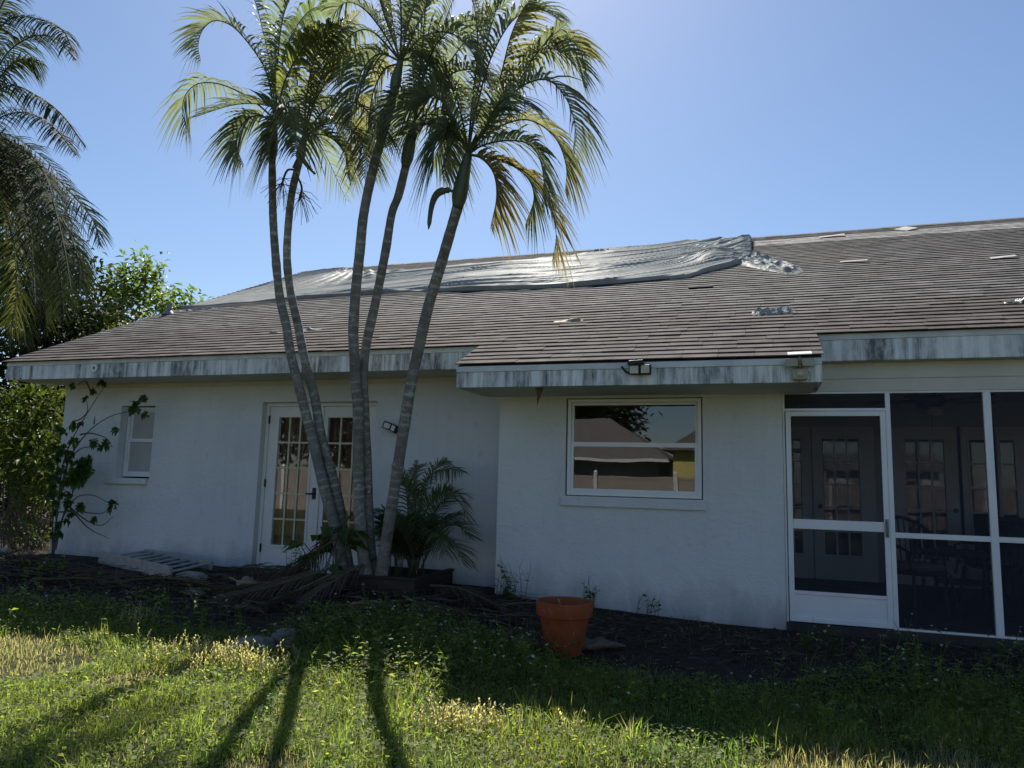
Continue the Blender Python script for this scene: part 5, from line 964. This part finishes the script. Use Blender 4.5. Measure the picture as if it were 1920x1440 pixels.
# ------------------------------------------------------------------ grass and weeds
def dryness(x, y):
    d = 0
    for cx_, cy_, r in ((-5.0, 4.2, .5), (-5.7, 4.5, .45), (-4.05, 4.15, .3), (-2.3, 3.15, .3), (.4, 4.1, .5), (-.5, 3.7, .3), (1.0, 4.35, .5)):
        d = max(d, 1-((x-cx_)**2+(y-cy_)**2)/r**2)
    d += .25*noise.noise((x*2.2, y*2.2, 9))
    return min(1, max(0, d*1.6))
def edge_y(x): return (5.15 if x < -4 else lerp(5.15, 6.1, sst(-4, -3, x)) if x < -2.4 else lerp(5.9, 5.35, sst(-2.4, -1.2, x)) if x < .2 else lerp(5.35, 5.9, sst(.2, 1.5, x)))+.18*noise.noise((x*1.7, 2, 5))
def zone_weed(x, y):
    z = 0
    for cx_, cy_, rx, ry in ((-3.0, 5.6, .95, .8), (-2.3, 5.0, .7, .7), (-6.4, 5.2, 1.7, .42), (-1.9, 5.3, .6, .6), (1.2, 5.5, 1.0, .6), (-.6, 5.0, .8, .35)):
        z = max(z, 1-((x-cx_)/rx)**2-((y-cy_)/ry)**2)
    return z
NB = 190000
bx = nr.uniform(-8.5, 3.2, NB); by = 2.2+(6.5-2.2)*nr.uniform(0, 1, NB)
keep, hh, cc = [], [], []
for k in range(NB):
    x, y = bx[k], by[k]; e = edge_y(x)
    if y > e+.25 or (y > e and nr.rand() < (y-e)/.25): continue
    dn = noise.noise((x*1.3, y*1.3, 20)); dry = dryness(x, y)
    if nr.rand() > .80+.5*dn-.25*dry: continue
    tall = noise.noise((x*2.6, y*2.6, 33)); h = .055+.035*nr.rand()+.075*max(0, tall)*nr.rand()
    if -1.4 < x and 4.2 < y < 5.3: h += .07*nr.rand()*max(0, .5+tall)
    if nr.rand() < .02: h *= 1.8
    h *= 1-.35*dry
    v_ = .70+.6*nr.rand(); isd = nr.rand() < .05+.9*dry
    c_ = (1.7*v_, 1.2*v_, 2.2*v_) if isd else ((.95+.3*dn)*v_, 1.0*v_, .75*v_)
    keep.append(k); hh.append(h); cc.append(c_)
keep = np.array(keep); x = bx[keep]; y = by[keep]; h = np.array(hh); c_ = np.array(cc); n = len(keep)
z = np.array([gz(a, b) for a, b in zip(x, y)])-.01
def blades(x, y, z, h, cols, wd, lean, name, mat, label=None, cat=None):
    n = len(x); az = nr.uniform(0, 2*PI, n); la = nr.uniform(0, 2*PI, n); ln = np.abs(nr.normal(0, lean, n))*h
    sx_, sy_ = np.cos(az)*wd/2, np.sin(az)*wd/2; lx, ly = np.cos(la)*ln, np.sin(la)*ln
    P = np.zeros((n, 5, 3))
    P[:, 0] = np.stack([x-sx_, y-sy_, z], 1); P[:, 1] = np.stack([x+sx_, y+sy_, z], 1)
    P[:, 2] = np.stack([x+lx*.35-sx_*.75, y+ly*.35-sy_*.75, z+h*.6], 1); P[:, 3] = np.stack([x+lx*.35+sx_*.75, y+ly*.35+sy_*.75, z+h*.6], 1)
    P[:, 4] = np.stack([x+lx, y+ly, z+h*np.clip(1-.25*(ln/h)**2, .3, 1)], 1)
    b = np.arange(n)*5; T = np.concatenate([np.stack([b, b+1, b+3], 1), np.stack([b, b+3, b+2], 1), np.stack([b+2, b+3, b+4], 1)])
    o = np_mesh(name, P.reshape(-1, 3), T, np.repeat(cols, 5, 0), mat); return o
go = blades(x, y, z, h, c_, nr.uniform(.003, .007, n), .75, 'grass', MAT['grass']); tag(go, 'rough backlit lawn grass with straw patches', 'grass', kind='stuff')
# coarse tufts: longer blades fanning out of one crown
tx, ty, th, tc_ = [], [], [], []; tl = []
for k in range(230):
    x, y = rnd.uniform(-8, 3), rnd.uniform(2.5, 6.2)
    if y > edge_y(x)-.05 or dryness(x, y) > .5: continue
    if noise.noise((x*1.1, y*1.1, 70)) < -.1: continue
    R_ = rnd.uniform(.03, .09); H_ = rnd.uniform(.10, .22); v0 = rnd.uniform(.75, 1.2)
    for q in range(rnd.randint(18, 46)):
        a = rnd.uniform(0, 6.3); r = R_*rnd.random()**.5; tx.append(x+r*math.cos(a)); ty.append(y+r*math.sin(a)); th.append(H_*rnd.uniform(.5, 1.05)); v_ = v0*rnd.uniform(.8, 1.2); tc_.append((1.05*v_, 1.1*v_, .75*v_) if rnd.random() > .12 else (1.7*v_, 1.1*v_, 2.4*v_))
# and a thin scatter of dry blades over the bare strip beside the house
for k in range(2600):
    x, y = rnd.uniform(-8, 3), rnd.uniform(5.2, 7.25)
    if noise.noise((x*1.6, y*1.6, 80)) < -.05: continue
    tx.append(x); ty.append(y); th.append(rnd.uniform(.03, .10)); v_ = rnd.uniform(.35, .9); tc_.append((1.5*v_, 1.05*v_, 2.0*v_) if rnd.random() < .6 else (v_, v_, v_))
tx, ty, th = map(np.array, (tx, ty, th)); tzz = np.array([gz(a, b) for a, b in zip(tx, ty)])-.01
to = blades(tx, ty, tzz, th, np.array(tc_), nr.uniform(.004, .009, len(tx)), .7, 'grass_tufts', MAT['grass']); tag(to, 'coarse grass tufts and dry stray blades', 'grass', kind='stuff')
# creeping broad-leaved ground cover among the grass
NL = 120000; lx = nr.uniform(-8.5, 3.0, NL); ly = nr.uniform(2.4, 6.6, NL); P = []; Cc = []
for k in range(NL):
    X, Y = lx[k], ly[k]; zw_ = zone_weed(X, Y); pn = noise.noise((X*1.6, Y*1.6, 50))
    if Y > edge_y(X)+.1 and zw_ < .1: continue
    if zw_ < 0 and pn < -.25+.35*nr.rand(): continue
    if dryness(X, Y) > .45*nr.rand()+.3: continue
    hz_ = gz(X, Y)+.02+nr.rand()*(.07+.20*max(0, zw_)*nr.rand()); a = nr.rand()*6.28; L = (.010+.013*nr.rand())*(1.8 if nr.rand() < .15 else 1); d = np.array([math.cos(a), math.sin(a), nr.normal(0, .35)]); s = np.array([-math.sin(a), math.cos(a), nr.normal(0, .35)])
    p = np.array([X, Y, hz_]); P.append([p, p+d*L*.55+s*L*.38, p+d*L*1.15, p+d*L*.55-s*L*.38]); v_ = .65+.7*nr.rand(); Cc.append((v_*(.95+.4*nr.rand()), v_*1.05, v_*.75))
P = np.array(P); n = len(P); b = np.arange(n)*4; T = np.concatenate([np.stack([b, b+1, b+2], 1), np.stack([b, b+2, b+3], 1)])
gc = np_mesh('ground_cover', P.reshape(-1, 3), T, np.repeat(np.array(Cc), 4, 0), MAT['grass']); tag(gc, 'low broad-leaved weeds creeping through the lawn', 'weeds', kind='stuff')

def weed(m, fl, x, y, h, nfl, dark=1.0):
    z = gz(x, y)-.01; p = Vector((x, y, z)); a = rnd.uniform(0, 6.3); ln = rnd.uniform(.05, .35)*h; pts = cr([p, p+Vector((math.cos(a)*ln*.3, math.sin(a)*ln*.3, h*.55)), p+Vector((math.cos(a)*ln, math.sin(a)*ln, h))], 6)
    v_ = rnd.uniform(.7, 1.2)*dark; m.col = (v_, v_, v_*.8); m.tube(pts, [.0035, .003, .003, .0025, .002, .0015], 3, False)
    ends = [pts[-1]]
    for k in range(rnd.randint(5, 9)):
        q = pts[0].lerp(pts[-1], 0) if False else pts[min(5, rnd.randint(1, 5))]; aa = rnd.uniform(0, 6.3); d = Vector((math.cos(aa), math.sin(aa), rnd.uniform(.0, .8))); L = rnd.uniform(.03, .075)
        leafcard(m, q, d, L, L*.45, (v_*rnd.uniform(.8, 1.3), v_*rnd.uniform(.9, 1.15), v_*.75), .15, .3)
        if rnd.random() < .4:
            e = q+Vector((math.cos(aa)*.06, math.sin(aa)*.06, rnd.uniform(.04, .12))); m.col = (v_, v_, v_*.8); m.tube([q, e], [.002, .0012], 3, False); ends.append(e)
    for e in ends[:nfl]:
        s = rnd.uniform(.006, .012); tl = Vector((rnd.gauss(0, .4), rnd.gauss(0, .4), 1)).normalized(); u = tl.orthogonal().normalized(); v2 = tl.cross(u); fl.col = (1, 1, 1)
        for k in range(5):
            a1 = k*2*PI/5; d = u*math.cos(a1)+v2*math.sin(a1); w2 = u*math.cos(a1+PI/2)+v2*math.sin(a1+PI/2)
            fl.add([e, e+d*s*.7+w2*s*.35+tl*.002, e+d*s*1.25, e+d*s*.7-w2*s*.35+tl*.002], [(0, 1, 2), (0, 2, 3)])
        fl.col = (.8, .6, .1); fl.add([e+u*.003+tl*.003, e+v2*.003+tl*.003, e-u*.003+tl*.003, e-v2*.003+tl*.003], [(0, 1, 2, 3)])
wm, fm = MB(), MB()
def patch(n, cx_, cy_, rx, ry, h0, h1, pf, dark=1.0):
    for _ in range(n):
        x, y = cx_+rnd.gauss(0, rx), cy_+rnd.gauss(0, ry)
        if y > 7.1: continue
        weed(wm, fm, x, y, rnd.uniform(h0, h1), rnd.choice((0, 1, 1, 2, 3)) if rnd.random() < pf else 0, dark)
patch(130, -3.0, 5.55, .45, .3, .10, .27, .55); patch(110, -2.35, 5.05, .4, .4, .1, .28, .6); patch(110, -6.6, 5.3, .9, .2, .08, .22, .5); patch(35, -5.0, 5.35, .5, .2, .12, .34, .4); patch(60, -1.9, 5.35, .35, .3, .08, .24, .8)
patch(60, 1.2, 5.7, .5, .3, .12, .38, .9); patch(26, .5, 5.35, .4, .2, .1, .22, .7); patch(40, -.7, 4.95, .5, .2, .08, .2, .3); patch(60, -3.5, 4.3, 1.4, .6, .04, .12, .25); patch(30, -8, 6.3, .6, .3, .08, .22, .6); patch(14, 2.0, 6.2, .3, .3, .1, .3, .8)
tag(wm.build('weeds', MAT['grass']), 'tangled leafy weeds along the edge of the bed', 'weeds', kind='stuff')
tag(fm.build('weed_flowers', MAT['flower']), 'tiny white flowers dotted over the weeds', 'flowers', kind='stuff')
def lone_weed(x, y, h, n, label, mat='grass', dark=.7):
    t = thing('weed', label, 'weed', (x, y, gz(x, y)), 'weeds growing against the wall'); m, f = MB(), MB()
    for _ in range(n): weed(m, f, x+rnd.gauss(0, .06), y+rnd.gauss(0, .04), h*rnd.uniform(.5, 1), 1, dark)
    m.build('foliage', MAT[mat], t)
    if f.v: f.build('flowers', MAT['flower'], t)
lone_weed(-2.33, 7.05, .36, 16, 'leafy weed at the left corner of the projecting wall'); lone_weed(-.97, 7.1, .30, 5, 'spindly weed against the wall below the wide window'); lone_weed(-1.5, 7.05, .26, 6, 'small weed at the wall behind the terracotta pot'); lone_weed(.45, 6.6, .22, 12, 'brownish weed clump in front of the screen door')
lone_weed(-5.0, 7.35, .40, 8, 'wispy dry weed in front of the french door bottom')
def seed_clump(cx_, cy_, rx, ry, n, h, label):
    m = MB()
    for _ in range(n):
        x, y = cx_+rnd.gauss(0, rx), cy_+rnd.gauss(0, ry); z = gz(x, y)-.01; hh_ = h*rnd.uniform(.55, 1.1); p = Vector((x, y, z)); a = rnd.uniform(0, 6.3); e = p+Vector((math.cos(a)*.25*hh_, math.sin(a)*.25*hh_, hh_)); v_ = rnd.uniform(.8, 1.3)
        m.col = (1.7*v_, 1.2*v_, 1.8*v_); m.tube([p, p.lerp(e, .55), e], [.002, .002, .0015], 3, False)
        for k in range(7):
            q = p.lerp(e, .45+.55*k/6)+Vector((rnd.gauss(0, .004), rnd.gauss(0, .004), 0)); m.col = (2.1*v_, 1.5*v_, 3.1*v_); leafcard(m, q, Vector((rnd.gauss(0, .6), rnd.gauss(0, .6), 1)), .022, .011, m.col, .2, 0)
    tag(m.build('seed_grass', MAT['grass']), label, 'grass clump', 'straw-coloured seed grass clumps')
seed_clump(-3.72, 4.62, .30, .12, 230, .17, 'wide straw-coloured seeding grass clump left of the trunk shadows'); seed_clump(-1.62, 4.05, .14, .09, 110, .16, 'smaller straw-coloured seed grass tuft at the shadow edge'); seed_clump(-1.05, 4.28, .05, .03, 7, .15, 'few pale seed spikes in the tall grass beside the tuft'); seed_clump(-5.0, 5.15, .1, .06, 26, .24, 'tall pale seed stalks at the edge of the shaded bed')

# ------------------------------------------------------------------ what stands behind the camera and shows in the window glass
t = thing('vinyl_fence', 'tan panel fence with white capped posts across the back yard', 'fence', (-4, -11.5, 0))
x = -22.25
while x < 14:
    m = MB(); m.box(x-.065, x+.065, -11.565, -11.435, -.4, 1.62); p = m.build('post', MAT['vinyl'], t)
    m = MB(); m.hexa([(x-.08, -11.58, 1.62), (x+.08, -11.58, 1.62), (x+.08, -11.42, 1.62), (x-.08, -11.42, 1.62), (x-.03, -11.53, 1.70), (x+.03, -11.53, 1.70), (x+.03, -11.47, 1.70), (x-.03, -11.47, 1.70)]); m.build('cap', MAT['vinyl'], p)
    m = MB(); m.box(x+.065, x+2.735, -11.52, -11.48, -.25, 1.48); m.box(x+.065, x+2.735, -11.53, -11.47, 1.40, 1.50); m.build('panel', MAT['tanv'], t)
    x += 2.8
t = thing('neighbour_house', 'low brown-roofed house beyond the back fence', 'house', (-8, -22, 0))
B(-18, -4.3, -27, -20, -.3, 2.5).build('wall', MAT['nwall'], t)
m = MB(); m.add([(-18.6, -27.6, 2.4), (-3.7, -27.6, 2.4), (-3.7, -19.4, 2.4), (-18.6, -19.4, 2.4), (-15, -23.5, 4.6), (-7.2, -23.5, 4.6)], [(3, 2, 1, 0), (2, 3, 4, 5), (0, 1, 5, 4), (1, 2, 5), (3, 0, 4)]); m.build('roof', MAT['nroof'], t)
B(-18.6, -3.7, -19.4, -19.37, 2.28, 2.42).build('gutter', MAT['vinyl'], t)
t = thing('yellow_house', 'yellow stucco house beyond the back fence', 'house', (-1.3, -22, 0))
B(-3.4, .8, -26, -18.0, -.3, 2.9).build('wall', MAT['yellow'], t)
m = MB(); m.add([(-3.9, -26.6, 2.75), (1.3, -26.6, 2.75), (1.3, -17.6, 2.75), (-3.9, -17.6, 2.75), (-1.3, -26.6, 4.2), (-1.3, -17.6, 4.2)], [(0, 3, 2, 1), (3, 0, 4, 5), (1, 2, 5, 4), (2, 3, 5), (0, 1, 4)]); m.build('roof', MAT['nroof'], t)
tree('oak_tree', 'broad dark oak behind the neighbouring house', 'tree', (-12, -31, 0), [([(0, 0, -.2), (.2, 0, 3), (0, 0, 6)], .3)], [((0, 0, 7), (4, 3, 3.4), 4500), ((2.6, 0, 5.4), (2.5, 2, 2.2), 2500), ((-4, 0, 6), (3, 2, 2.6), 1000)], .55, (1, 1, 1), mat='darkleaf')
for lab, bx_, by_ in (('tall dark tree beyond the back fence at far left', -27, -25), ('dark tree beyond the back fence left of the oak', -21, -29), ('leafy dark tree at the left corner of the back yard', -34, -20)):
    tree('yard_tree', lab, 'tree', (bx_, by_, 0), [([(0, 0, -.2), (.2, 0, 3), (0, 0, 6)], .3)], [((0, 0, 7.5), (4, 3, 3.4), 4500), ((2, 0, 4.4), (3, 2, 2.6), 2500), ((-3, 0, 5), (3, 2, 2.8), 2500)], .55, (1, 1, 1), mat='darkleaf')

t = thing('garden_shed', 'small white shed in the back yard beyond the fence', 'shed', (5, -15, 0))
B(3.2, 7.4, -16.5, -13.5, -.3, 2.1).build('wall', MAT['vinyl'], t)
m = MB(); m.add([(3.0, -16.8, 2.1), (7.6, -16.8, 2.1), (7.6, -13.2, 2.1), (3.0, -13.2, 2.1), (3.0, -15, 2.9), (7.6, -15, 2.9)], [(0, 3, 2, 1), (3, 2, 5, 4), (1, 0, 4, 5), (0, 4, 3), (2, 1, 5)]); m.build('roof', MAT['nroof'], t)
B(4.0, 4.9, -13.5, -13.46, -.1, 1.9).build('door', MAT['grey'], t); B(5.7, 6.5, -13.5, -13.46, 1.0, 1.7).build('window', MAT['dark'], t)
